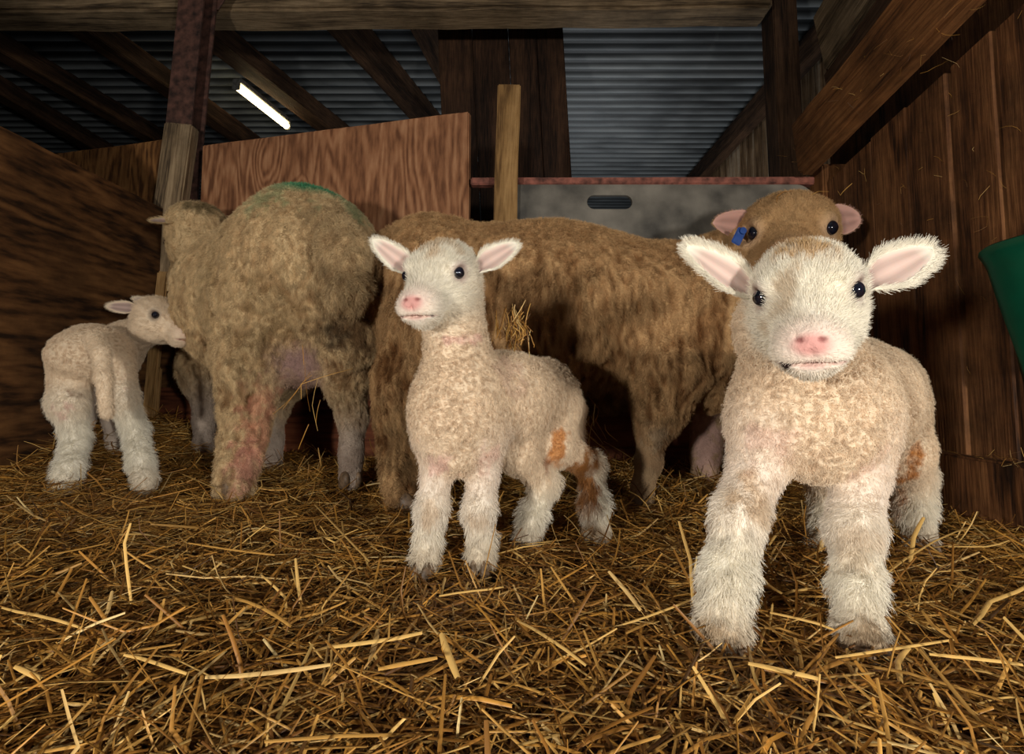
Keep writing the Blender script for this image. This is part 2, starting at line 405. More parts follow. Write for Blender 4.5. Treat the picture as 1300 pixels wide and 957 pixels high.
# dark backing close behind the pen so the gaps read dark
# upright
o = timber('wooden_upright', P(640, 330, 1.585), P(647, 112, 1.585), 0.05, 0.066, M_post, up=(1, 0, 0.0), bev=0.003)
tag(o, 'sawn wooden upright standing against the back rail, right of the pine board', 'post')
# left corner post, battens, steel post
o = timber('wooden_post', P(196, 420, 1.87), P(231, 160, 1.87), 0.05, 0.095, M_grey, up=(1, 0, 0)); tag(o, 'grey split wooden post in the left back corner, before the steel post', 'post')
o = timber('wooden_batten', P(183, 575, 1.80), P(208, 345, 1.80), 0.02, 0.036, M_post, up=(1, 0, 0)); tag(o, 'thin pale wooden batten leaning up in the left corner behind the small lamb', 'batten')
o = timber('wooden_batten', P(196, 570, 1.80), P(203, 466, 1.80), 0.015, 0.014, M_post, up=(1, 0, 0)); tag(o, 'short narrow batten beside the taller one in the left corner', 'batten')
def steel_post():
    a = P(222, 300, 1.99); b = P(255, -30, 1.99); L = np.linalg.norm(b - a)
    bm = bmesh.new()
    for sx, sy, oy, oz in ((L, 0.012, -.04, 0), (L, 0.012, .04, 0), (L, .07, 0, 0)):
        r = bmesh.ops.create_cube(bm, size=1)
        hh = 0.092 if sy < .05 else 0.012
        for v in r['verts']: v.co = Vector((v.co.x * sx, v.co.y * sy + oy, v.co.z * hh))
    # gusset up to the header beam
    r = bmesh.ops.create_cube(bm, size=1)
    for v in r['verts']:
        wd = 0.10 if v.co.x < 0 else 0.19
        v.co = Vector((L / 2 - 0.05 + v.co.x * .09, -0.047 + v.co.y * .008, v.co.z * wd))
    bmesh.ops.bevel(bm, geom=bm.edges[:], offset=.002, segments=1, affect='EDGES')
    me = bpy.data.meshes.new('steel_post'); bm.to_mesh(me); bm.free()
    o = link('steel_post', me, M_rust); frame(o, a, b, (1, 0, 0))
    tag(o, 'rusty brown steel post rising from the left corner to the header beam', 'post')
steel_post()
zb = P(400, 14, 2.12)[2]; zt = P(400, -60, 2.12)[2]
o = timber('header_beam', (-2.6, 2.19, (zb + zt) / 2 - .005), (1.03, 2.19, (zb + zt) / 2 + .02), 0.14, zt - zb, M_grey, jit=0.006, bev=.012); tag(o, 'long weathered header beam across the top of the picture', 'beam')
o = timber('timber_post', (1.13, 2.25, -0.05), (1.11, 2.25, 1.95), 0.10, 0.11, M_raft, up=(0, -1, 0)); tag(o, 'dark upright timber at the right end of the header beam', 'post')

# roof: corrugated sheets, rafters
m_roof, nt, b = new_mat('corrugated_sheet', 0.45, 0.5); L = nt.links
tc = nd(nt, 'ShaderNodeTexCoord'); mp = nd(nt, 'ShaderNodeMapping'); mp.inputs['Scale'].default_value = (0.8, 3, 1); L.new(tc.outputs['Object'], mp.inputs['Vector'])
nz = nd(nt, 'ShaderNodeTexNoise'); nz.inputs['Scale'].default_value = 3; nz.inputs['Detail'].default_value = 8; L.new(mp.outputs[0], nz.inputs['Vector'])
r = ramp(nt, [(0.3, (92, 96, 98)), (0.55, (146, 152, 154)), (0.75, (168, 172, 172))]); L.new(nz.outputs['Fac'], r.inputs['Fac']); L.new(r.outputs['Color'], b.inputs['Base Color'])
b.inputs['Metallic'].default_value = 0.0
per, amp = 0.095, 0.014
ny = int((8.6 + 1.0) / per * 8); yy = np.linspace(-1.0, 8.6, ny)
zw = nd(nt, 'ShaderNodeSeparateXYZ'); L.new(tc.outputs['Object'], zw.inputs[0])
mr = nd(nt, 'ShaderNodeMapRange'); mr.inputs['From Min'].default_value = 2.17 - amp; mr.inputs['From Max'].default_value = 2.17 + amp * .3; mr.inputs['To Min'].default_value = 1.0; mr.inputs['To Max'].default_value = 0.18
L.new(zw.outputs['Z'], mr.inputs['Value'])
vm = nd(nt, 'ShaderNodeVectorMath', operation='SCALE'); L.new(r.outputs['Color'], vm.inputs[0]); L.new(mr.outputs[0], vm.inputs['Scale']); L.new(vm.outputs[0], b.inputs['Base Color'])  # grooves darkened by height in the colour, painting in shade between the ribs
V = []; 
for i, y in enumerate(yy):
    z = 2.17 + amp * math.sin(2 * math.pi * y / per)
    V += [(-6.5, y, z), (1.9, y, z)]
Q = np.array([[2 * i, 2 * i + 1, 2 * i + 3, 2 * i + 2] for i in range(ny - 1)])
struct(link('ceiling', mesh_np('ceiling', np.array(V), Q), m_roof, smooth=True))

def rafter(p0, p1, w, h, label, ext=1.6, z=2.04, mat=M_raft):
    a = Pz(p0[0], p0[1], z); b = Pz(p1[0], p1[1], z)
    d = (b - a) / np.linalg.norm(b - a)
    a = a - d * max(0.0, (a[1] - 2.32) / max(d[1], .1)) ; b = b + d * ext
    o = timber('roof_rafter', a + [0, 0, h / 2], b + [0, 0, h / 2], w, h, mat, jit=0.004); return tag(o, label, 'rafter', 'rafters under the corrugated roof')
rafter((62, 15), (288, 170), 0.11, 0.12, 'roof rafter crossing the far left, ending behind the steel post')
rafter((215, 15), (402, 157), 0.13, 0.12, 'roof rafter that carries the lit strip light')
rafter((420, 25), (523, 140), 0.14, 0.12, 'roof rafter right of the strip light, above the pine board')
rafter((0, 72), (165, 165), 0.10, 0.12, 'dim roof rafter at the far left edge, above the plywood wall')
rafter((0, 125), (70, 165), 0.10, 0.12, 'barely lit lowest roof rafter in the far left corner')
rafter((550, 30), (605, 150), 0.26, 0.12, 'broad dark roof timber left of the dark plank partition')
# dark plank partition in the middle
def partition():
    bm = bmesh.new(); x = -0.30
    for k, w in enumerate((.16, .17, .13, .13)):
        r = bmesh.ops.create_cube(bm, size=1)
        for v in r['verts']:
            wx = w - .002
            v.co = Vector((x + w / 2 + v.co.x * wx + (0.08 * (0.5 - v.co.z) - .06), v.co.y * .03 + random.uniform(-.001, .001) + (k % 2) * .012, v.co.z * 1.6))
        x += w
    bmesh.ops.bevel(bm, geom=bm.edges[:], offset=.004, segments=1, affect='EDGES')
    me = bpy.data.meshes.new('plank_partition'); bm.to_mesh(me); bm.free()
    o = link('plank_partition', me, M_rp, loc=(0, 2.55, 1.33)); tag(o, 'dark plank partition rising to the roof behind the wooden upright', 'partition')
M_rp = wood_mat('partition_plank', (30, 18, 11), (66, 44, 30), (92, 64, 44), 'Z', rings=12, stretch=14, dirt=.6, distort=1)
partition()
# gable wall on the right, back wall of the barn
me_bm = bmesh.new(); y = 2.0; k = 0; V = []
yy = np.arange(2.0, 8.6, 0.0125)
for y in yy:
    x = 1.72 + 0.016 * math.sin(2 * math.pi * y / 0.13) ** 3
    V += [(x, y, -.05), (x, y, 2.2)]
me_bm.free()
Q = np.array([[2 * i, 2 * i + 1, 2 * i + 3, 2 * i + 2] for i in range(len(yy) - 1)])
struct(link('wall_gable', mesh_np('wall_gable', np.array(V), Q), M_gable))
o = timber('gable_rail', (1.62, 2.0, 2.06), (1.62, 8.0, 2.06), .08, .14, M_raft); tag(o, 'timber plate where the roof meets the gable cladding', 'beam')
me = mesh_np('wall_back', np.array([[-6.5, 8.5, -.1], [2.0, 8.5, -.1], [2.0, 8.5, 2.3], [-6.5, 8.5, 2.3]]), np.array([[0, 1, 2, 3]])); struct(link('wall_back', me, M_dark))
me = mesh_np('wall_barn_left', np.array([[-6.5, -1, -.1], [-6.5, 8.5, -.1], [-6.5, 8.5, 2.3], [-6.5, -1, 2.3]]), np.array([[0, 1, 2, 3]])); struct(link('wall_barn_left', me, M_dark))

# strip light
def strip_light():
    a = Pz(301, 110, 2.005); b = Pz(364, 160, 2.005); mid = (a + b) / 2
    root = empty('strip_light', mid); tag(root, 'lit fluorescent strip light under a roof rafter', 'lamp')
    L = np.linalg.norm(b - a)
    bm = bmesh.new(); bmesh.ops.create_cone(bm, cap_ends=True, segments=20, radius1=.02, radius2=.02, depth=L)
    bmesh.ops.transform(bm, matrix=Matrix.Rotation(math.pi / 2, 4, 'Y'), verts=bm.verts)
    me = bpy.data.meshes.new('tube'); bm.to_mesh(me); bm.free()
    m, nt, bs = new_mat('lit_tube', .4, .3); bs.inputs['Emission Color'].default_value = (1, .80, .42, 1); bs.inputs['Emission Strength'].default_value = 8
    bs.inputs['Base Color'].default_value = (1, .95, .8, 1)
    o = link('tube', me, m, smooth=False); x = Vector(b - a).normalized(); y = Vector((0, 0, 1)).cross(x).normalized(); z = x.cross(y)
    M = Matrix((x, y, z)).transposed().to_4x4(); o.matrix_local = M; o.parent = root
    h = rough_box('housing', L * 1.02, .06, .03, M_galv, parent=root); M2 = M.copy(); M2.translation = z * .034; h.matrix_local = M2
    for s in (-1, 1):
        c = rough_box('end_cap', .02, .046, .046, M_galv, parent=root); M3 = M.copy(); M3.translation = x * (s * (L / 2 + .008)); c.matrix_local = M3
strip_light()

# green trough on the right wall
def trough():
    y0, y1 = 0.46, 0.955
    ztop, zbot = 0.462, 0.262
    bm = bmesh.new(); rows = []
    ny_ = 28; nu = 18
    for j in range(ny_ + 1):
        t = j / ny_; y = y0 + (y1 - y0) * t
        e = min(1.0, math.sqrt(max(0.0, 1 - max(0, (abs(t - .5) * 2 - .62) / .38) ** 2.4)))   # rounded ends
        row = []
        for i in range(nu + 1):
            u = i / nu
            # outer profile: from front lip down and back to the wall
            x = (RW - 0.015) - (0.088 * (1 - u) ** 0.75 + 0.012) * (0.35 + 0.65 * e)
            z = zbot + (ztop - zbot) * (1 - u) - (1 - e) * 0.02
            if u < 0.08: x -= 0.008 * (1 - u / .08)
            row.append(bm.verts.new((x, y, z)))
        rows.append(row)
    for a, b in zip(rows, rows[1:]):
        for i in range(nu): bm.faces.new((a[i], a[i + 1], b[i + 1], b[i]))
    bmesh.ops.recalc_face_normals(bm, faces=bm.faces)
    bmesh.ops.solidify(bm, geom=bm.faces[:], thickness=0.005)
    for row in (rows[0], rows[-1]): pass
    me = bpy.data.meshes.new('trough_body'); bm.to_mesh(me); bm.free()
    root = empty('feed_trough', (RW - .05, .7, zbot)); tag(root, 'green plastic feed trough hung on the right plank wall', 'trough')
    o = link('trough_body', me, M_green, root, smooth=True); o.location = -Vector(root.location)
    for yy_ in (0.56, 0.86):
        h = rough_box('hook', .02, .03, .012, M_green, parent=root); h.location = Vector((RW - .012, yy_, ztop + .002)) - Vector(root.location)
trough()

# ------------------------------------------------------------------ implicit-surface animals
def smin(a, b, k):
    h = np.maximum(k - np.abs(a - b), 0) / k
    return np.minimum(a, b) - h * h * k * 0.25
def cone_d(p, a, ra, b, rb):
    ab = b - a; L2 = ab @ ab + 1e-12
    t = np.clip(((p - a) @ ab) / L2, 0, 1)
    return np.linalg.norm(p - a - t[:, None] * ab, axis=1) - (ra + t * (rb - ra))
def ell_d(p, c, r, R):
    q = (p - c) @ R
    k0 = np.linalg.norm(q / r, axis=1); k1 = np.linalg.norm(q / (r * r), axis=1) + 1e-9
    return k0 * (k0 - 1.0) / k1

class Sdf:
    def __init__(s): s.pr = []; s.sub = []
    def cone(s, a, ra, b, rb, tag, k):
        a = np.asarray(a, float); b = np.asarray(b, float); m = max(ra, rb)
        s.pr.append(('c', (a, ra, b, rb), tag, k, np.minimum(a, b) - m, np.maximum(a, b) + m))
    def chain(s, pts, tag, k):
        for (a, ra), (b, rb) in zip(pts, pts[1:]): s.cone(a, ra, b, rb, tag, k)
    def ell(s, c, r, tag, k, R=np.eye(3), sub=False):
        c = np.asarray(c, float); r = np.asarray(r, float); m = r.max()
        (s.sub if sub else s.pr).append(('e', (c, r, R), tag, k, c - m, c + m))
    def one(s, pr, p): return cone_d(p, *pr[1]) if pr[0] == 'c' else ell_d(p, *pr[1])
    def ev(s, p, margin=None):
        d = np.full(len(p), 9.0)
        for pr in s.pr:
            if margin is None: d = smin(d, s.one(pr, p), pr[3])
            else:
                w = np.all((p > pr[4] - margin) & (p < pr[5] + margin), axis=1)
                if w.any(): d[w] = smin(d[w], s.one(pr, p[w]), pr[3])
        for pr in s.sub:
            m = margin or 1.0
            w = np.all((p > pr[4] - m) & (p < pr[5] + m), axis=1)
            if w.any(): d[w] = -smin(-d[w], s.one(pr, p[w]), pr[3])
        return d
    def zones(s, p, sigma):
        Z = {}
        for pr in s.pr:
            d = s.one(pr, p)
            Z[pr[2]] = np.minimum(Z.get(pr[2], 9.0), d)
        W = {k: np.exp(-np.clip(v, -1, 5) / sigma) for k, v in Z.items()}
        tot = sum(W.values()); return {k: v / tot for k, v in W.items()}

def surface_nets(sdf, h):
    lo = np.min([q[4] for q in sdf.pr], 0) - 4 * h; hi = np.max([q[5] for q in sdf.pr], 0) + 4 * h
    C = 4
    n = (np.ceil((hi - lo) / (h * C)).astype(int) + 1)
    ax = [lo[i] + np.arange(n[i]) * h * C for i in range(3)]
    G = np.stack(np.meshgrid(*ax, indexing='ij'), -1).reshape(-1, 3)
    dc = sdf.ev(G).reshape(n).astype(np.float32)
    # upsample coarse by linear interpolation
    def up(a, axis):
        m = a.shape[axis]; i = np.arange((m - 1) * C + 1); i0 = np.minimum(i // C, m - 2); f = (i - i0 * C) / C
        sh = [1, 1, 1]; sh[axis] = -1; f = f.reshape(sh).astype(np.float32)
        return np.take(a, i0, axis) * (1 - f) + np.take(a, i0 + 1, axis) * f
    d = up(up(up(dc, 0), 1), 2)
    near = np.abs(d) < 1.6 * C * h
    idx = np.argwhere(near)
    d[near] = sdf.ev(lo + idx * h, margin=2.2 * C * h + 0.03)
    ins = d < 0
    cnt = np.zeros(np.array(d.shape) - 1, np.int8)
    offs = [(i, j, k) for i in (0, 1) for j in (0, 1) for k in (0, 1)]
    S = d.shape
    for o in offs: cnt += ins[o[0]:S[0] - 1 + o[0], o[1]:S[1] - 1 + o[1], o[2]:S[2] - 1 + o[2]]
    act = np.argwhere((cnt > 0) & (cnt < 8))
    vi = np.full(cnt.shape, -1, np.int64); vi[tuple(act.T)] = np.arange(len(act))
    acc = np.zeros((len(act), 3)); num = np.zeros(len(act))
    for o in offs:
        for a in range(3):
            if o[a]: continue
            e = list(o); e[a] = 1
            v0 = d[tuple((act + o).T)]; v1 = d[tuple((act + e).T)]
            w = (v0 < 0) != (v1 < 0)
            t = v0[w] / (v0[w] - v1[w])
            pt = np.tile(np.array(o, float), (w.sum(), 1)); pt[:, a] += t
            acc[w] += pt; num[w] += 1
    V = lo + (act + acc / num[:, None]) * h
    Qs = []
    for a in range(3):
        b, c = (a + 1) % 3, (a + 2) % 3
        s0 = [slice(1, -1)] * 3; s0[a] = slice(0, -1); s1 = list(s0); s1[a] = slice(1, None)
        A = ins[tuple(s0)]; B = ins[tuple(s1)]
        for flip, w in ((False, A & ~B), (True, ~A & B)):
            p = np.argwhere(w)
            off = np.ones(3, int); off[a] = 0
            p = p + off
            def cell(db, dc_):
                q = p.copy(); q[:, b] += db; q[:, c] += dc_; return vi[tuple(q.T)]
            q = np.stack([cell(-1, -1), cell(0, -1), cell(0, 0), cell(-1, 0)], 1)
            if flip: q = q[:, ::-1]
            Qs.append(q)
    Q = np.concatenate(Qs); Q = Q[(Q >= 0).all(1)]
    # one light smoothing pass
    for _ in range(2):
        s_ = np.zeros_like(V); c_ = np.zeros(len(V))
        for k in range(4):
            i, j = Q[:, k], Q[:, (k + 1) % 4]
            np.add.at(s_, i, V[j]); np.add.at(c_, i, 1); np.add.at(s_, j, V[i]); np.add.at(c_, j, 1)
        V = V * 0.5 + 0.5 * s_ / np.maximum(c_, 1)[:, None]
    return V, Q

def vnormals(V, Q):
    fn = np.cross(V[Q[:, 2]] - V[Q[:, 0]], V[Q[:, 3]] - V[Q[:, 1]])
    N = np.zeros_like(V)
    for k in range(4): np.add.at(N, Q[:, k], fn)
    return N / (np.linalg.norm(N, axis=1, keepdims=True) + 1e-12), np.linalg.norm(fn, axis=1) / 2

def nvec(p, s, o=0.0):
    return np.array([mnoise.noise_vector(Vector((a[0] * s + o, a[1] * s, a[2] * s))) for a in p])
def nval(p, s, o=0.0):
    return np.array([mnoise.noise(Vector((a[0] * s + o, a[1] * s, a[2] * s))) for a in p])

def make_fur(name, root, strands, mat):
    """strands: list of (pts (n,k,3), radius (n,), col (n,3))"""
    hc = bpy.data.hair_curves.new(name)
    sizes = []; P_ = []; R_ = []; C_ = []
    for pts, rad, col in strands:
        n, k = pts.shape[:2]; sizes += [k] * n; P_.append(pts.reshape(-1, 3))
        tp = np.linspace(1, 0.25, k) ** 0.8
        R_.append((rad[:, None] * tp[None]).ravel()); C_.append(col)
    hc.add_curves(sizes)
    Pn = (np.concatenate(P_) - np.array(root.location)).astype(np.float32)
    hc.attributes['position'].data.foreach_set('vector', Pn.ravel())
    ra = hc.attributes.get('radius') or hc.attributes.new('radius', 'FLOAT', 'POINT')
    ra.data.foreach_set('value', np.concatenate(R_).astype(np.float32))
    ca = hc.attributes.new('Col', 'FLOAT_COLOR', 'CURVE')
    cc = np.ones((len(sizes), 4), np.float32); cc[:, :3] = np.concatenate(C_); ca.data.foreach_set('color', cc.ravel())
    o = bpy.data.objects.new(name, hc); COL.objects.link(o); hc.materials.append(mat); o.parent = root
    return o

def strands_from(pos, nor, flow, L, col, rad, lift, coh, cohs, rnd, curl, k=5, seed=0.0):
    n = len(pos)
    nv = nvec(pos, cohs, seed)
    fl = flow - nor * np.sum(flow * nor, 1, keepdims=True)
    d = nor * lift + fl * (1 - 0.5 * lift) + nv * coh + RNG.normal(0, rnd, (n, 3))
    # never dive into the skin
    dn = np.sum(d * nor, 1, keepdims=True); d = d + nor * np.maximum(0.12 - dn, 0)
    d /= np.linalg.norm(d, axis=1, keepdims=True)
    s = np.cross(d, nor); s /= np.linalg.norm(s, axis=1, keepdims=True) + 1e-9
    u = np.cross(s, d)
    ph = RNG.uniform(0, 6.28, n)
    t = np.linspace(0, 1, k)
    pts = np.zeros((n, k, 3))
    for i, tt in enumerate(t):
        a = ph + tt * 9.0
        am = (curl * L * min(1, tt * 1.5))
        pts[:, i] = pos - nor * 0.0006 + d * (L * tt)[:, None] + fl * (0.35 * L * tt * tt)[:, None] \
            + (s * (np.cos(a) - np.cos(ph))[:, None] + u * (np.sin(a) - np.sin(ph))[:, None]) * am[:, None]
    return pts, np.full(n, rad) * RNG.uniform(.7, 1.3, n), col

fur_mat = attr_mat('sheep_hair', rough=0.7, spec=0.12)
skin_mat = attr_mat('lamb_coat', rough=0.9, spec=0.08, bump_scale=260, bump=0.6, dist=0.003, vary=0.08)
ewe_mat = attr_mat('ewe_fleece', rough=0.95, spec=0.05, bump_scale=150, bump=0.9, dist=0.006, vary=0.15)
ear_mat = attr_mat('ear_skin', rough=0.75, spec=0.15, bump_scale=300, bump=0.2, dist=0.001, sss=0.15)
m_eye, nt, bs = new_mat('eye', 0.06, 0.6); bs.inputs['Coat Weight'].default_value = 0.6; bs.inputs['Coat Roughness'].default_value = .03
tc = nd(nt, 'ShaderNodeTexCoord'); sp_ = nd(nt, 'ShaderNodeTexNoise'); sp_.inputs['Scale'].default_value = 90; nt.links.new(tc.outputs['Object'], sp_.inputs['Vector'])
r_ = ramp(nt, [(.3, (9, 10, 18)), (.8, (26, 28, 42))]); nt.links.new(sp_.outputs['Fac'], r_.inputs['Fac']); nt.links.new(r_.outputs['Color'], bs.inputs['Base Color'])
hoof_mat = plain_mat('hoof_horn', (112, 92, 72), 0.5, 0.4, 0.3, 90)
tag_mat = plain_mat('blue_tag', (20, 62, 130), 0.35, 0.5, 0.1, 40)

def head_R(fwd, up=(0, 0, 1), roll=0.0):
    f = np.array(fwd, float); f /= np.linalg.norm(f); u = np.array(up, float); r = np.cross(f, u); r /= np.linalg.norm(r); u = np.cross(r, f)
    c, s_ = math.cos(roll), math.sin(roll); r2 = r * c + u * s_; u2 = u * c - r * s_
    return np.stack([r2, f, u2], 1)      # columns: right, forward, up

def add_head(S, c, R, s, ewe=False):
    """a sheep's head in its own frame: y to the nose, z up"""
    T = lambda x, y, z: c + R @ (np.array([x, y, z]) * s)
    k = 0.022 * s
    E = lambda p, r, tg, kk=k, sub=False: S.ell(T(*p), np.array(r) * s, tg, kk, R, sub)
    E((0, -.012, .012), (.047, .054, .043), 'head')
    S.cone(T(0, .0, .0), .043 * s, T(0, .074, -.024), .0240 * s, 'head', k)
    for q in (-1, 1):
        E((q * .0215, .000, -.024), (.0245, .042, .028), 'head')
        E((q * .0335, .022, .021), (.013, .018, .010), 'head', .012 * s)
        E((q * .0145, .080, -.030), (.0170, .021, .0170), 'muzzle', .012 * s)
    E((0, .079, -.022), (.023, .024, .019), 'muzzle', .012 * s)
    E((0, .068, -.046), (.017, .022, .013), 'muzzle', .012 * s)
    E((0, .0975, -.0190), (.0140, .0075, .0085), 'nose', .007 * s)
    if ewe: E((0, -.022, .030), (.044, .036, .024), 'wool', .03 * s)
    for q in (-1, 1):
        # nostril: a comma slit opening outward
        E((q * .0080, .1065, -.0160), (.0048, .006, .0019), 'x', .002 * s, True)
        E((q * .0113, .1030, -.0130), (.0020, .0055, .0030), 'x', .002 * s, True)
        E((q * .0455, .031, .011), (.0095, .0115, .0085), 'x', .006 * s, True)
    E((0, .1065, -.0280), (.0009, .006, .0085), 'x', .003 * s, True)
    # mouth line curving back along each side
    for q in (-1, 1):
        E((q * .0090, .0935, -.0388), (.0100, .012, .0010), 'x', .003 * s, True)
        E((q * .0205, .078, -.0375), (.005, .016, .0010), 'x', .003 * s, True)

def make_eye(root, c, R, s, q):
    p = c + R @ (np.array([q * .0382, .0295, .0110]) * s)
    bm = bmesh.new(); bmesh.ops.create_uvsphere(bm, u_segments=20, v_segments=14, radius=.0088 * s)
    me = bpy.data.meshes.new('eye'); bm.to_mesh(me); bm.free()
    return link('eye', me, m_eye, root, loc=Vector(p - np.array(root.location)), smooth=True)

def make_ear(root, base, tip, face, W, rim, pink, back, fur, furlen, thick=0.0022, cup=0.55, droop=0.0):
    base = np.asarray(base, float); tip = np.asarray(tip, float); a = tip - base; L = np.linalg.norm(a); a /= L
    nrm = np.asarray(face, float); nrm = nrm - a * (nrm @ a); nrm /= np.linalg.norm(nrm); s = np.cross(a, nrm)
    nu, nv = 22, 15
    V = []; C = []
    inner = np.zeros((nu, nv, 3)); outer = np.zeros((nu, nv, 3)); ci = np.zeros((nu, nv, 3)); co = np.zeros((nu, nv, 3))
    for i in range(nu):
        u = i / (nu - 1)
        uu = min(u / .42, 1); w = W * (0.34 + 0.66 * (uu * uu * (3 - 2 * uu))) * max(0.0, 1 - u ** 2.7) ** 0.62
        w = max(w, W * .03)
        for j in range(nv):
            v = -1 + 2 * j / (nv - 1)
            ph = v * (1.25 - 0.55 * u)
            mx = math.sin(1.25 - 0.55 * u)
            p = base + a * (u * L) + s * (w * math.sin(ph) / mx) + nrm * (w * cup * (1 - math.cos(ph)) * 1.4 - droop * L * u * u)
            inner[i, j] = p
            th = thick * (1 - 0.75 * v * v) * (1.6 - u)
            outer[i, j] = p - nrm * th - s * (th * .6 * math.sin(ph) * -1)
            m = max(0, min(1, (abs(v) - .60) / .4)); m = max(m, max(0, (u - .80) / .2)); m = min(1, m)
            vein = 0.85 + 0.15 * math.cos(v * 9)
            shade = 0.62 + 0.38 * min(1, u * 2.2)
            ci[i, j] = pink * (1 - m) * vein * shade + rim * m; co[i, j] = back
    n = nu * nv
    V = np.concatenate([inner.reshape(-1, 3), outer.reshape(-1, 3)]); C = np.concatenate([ci.reshape(-1, 3), co.reshape(-1, 3)])
    Q = []
    id_ = lambda i, j: i * nv + j
    for i in range(nu - 1):
        for j in range(nv - 1):
            q = [id_(i, j), id_(i, j + 1), id_(i + 1, j + 1), id_(i + 1, j)]
            Q.append(q); Q.append([x + n for x in q[::-1]])
    for i in range(nu - 1):
        for j, fl in ((0, 1), (nv - 1, 0)):
            q = [id_(i, j), id_(i + 1, j), id_(i + 1, j) + n, id_(i, j) + n]; Q.append(q if fl else q[::-1])
    for j in range(nv - 1):
        q = [id_(nu - 1, j), id_(nu - 1, j + 1), id_(nu - 1, j + 1) + n, id_(nu - 1, j) + n]; Q.append(q)
    Q = np.array(Q)
    me = mesh_np('ear', V - np.array(root.location), Q, {'Col': C}); o = link('ear', me, ear_mat, root, smooth=True)
    # hairs: back of the ear and thick along the rim
    if furlen > 0:
        m1, m2 = fur
        iu = RNG.integers(0, nu - 1, m1); ju = RNG.integers(0, nv, m1); f = RNG.uniform(0, 1, (m1, 1))
        pos = outer[iu, ju] * (1 - f) + outer[iu + 1, ju] * f
        nor = np.tile(-nrm, (m1, 1)) + s * ((ju / (nv - 1) * 2 - 1)[:, None]) * .8; nor /= np.linalg.norm(nor, axis=1, keepdims=True)
        st1 = strands_from(pos, nor, np.tile(a, (m1, 1)), furlen * .8 * RNG.uniform(.6, 1.2, m1), np.tile(back, (m1, 1)) * RNG.uniform(.85, 1.1, (m1, 1)), .00022, .35, .25, 120, .15, .04)
        iu = RNG.integers(2, nu - 1, m2); sd = RNG.integers(0, 2, m2); ju = np.where(sd == 0, RNG.integers(0, 2, m2), nv - 1 - RNG.integers(0, 2, m2)); f = RNG.uniform(0, 1, (m2, 1))
        pos = inner[iu, ju] * (1 - f) + inner[iu + 1, ju] * f
        nor = s * np.where(sd == 0, -1, 1)[:, None] + nrm * .25; nor /= np.linalg.norm(nor, axis=1, keepdims=True)
        st2 = strands_from(pos, nor, np.tile(a, (m2, 1)), furlen * RNG.uniform(.5, 1.2, m2), np.tile(rim, (m2, 1)) * RNG.uniform(.85, 1.1, (m2, 1)), .0002, .55, .25, 150, .22, .04)
        return o, [st1, st2]
    return o, []

def make_hoof(root, p, fwd, s):
    """a cloven hoof: two tapering claws side by side"""
    f = np.array([fwd[0], fwd[1], 0.0]); f /= np.linalg.norm(f); r = np.array([f[1], -f[0], 0])
    bm = bmesh.new()
    for q in (-1, 1):
        rr = bmesh.ops.create_uvsphere(bm, u_segments=16, v_segments=10, radius=1)
        for v in rr['verts']:
            x, y, z = v.co
            tp = 1 - 0.35 * max(0, y)
            zz = max(z, -0.7)
            w = np.array(p) + r * ((q * .52 + x * .5 * tp - q * 0.1 * max(0, y)) * s) + f * ((y * 1.05 + .25 - 0.25 * zz) * s)
            v.co = Vector((w[0], w[1], p[2] + (zz * .95 + 0.25) * s)) - Vector(root.location)
    me = bpy.data.meshes.new('hoof'); bm.to_mesh(me); bm.free()
    return link('hoof', me, hoof_mat, root, smooth=True)

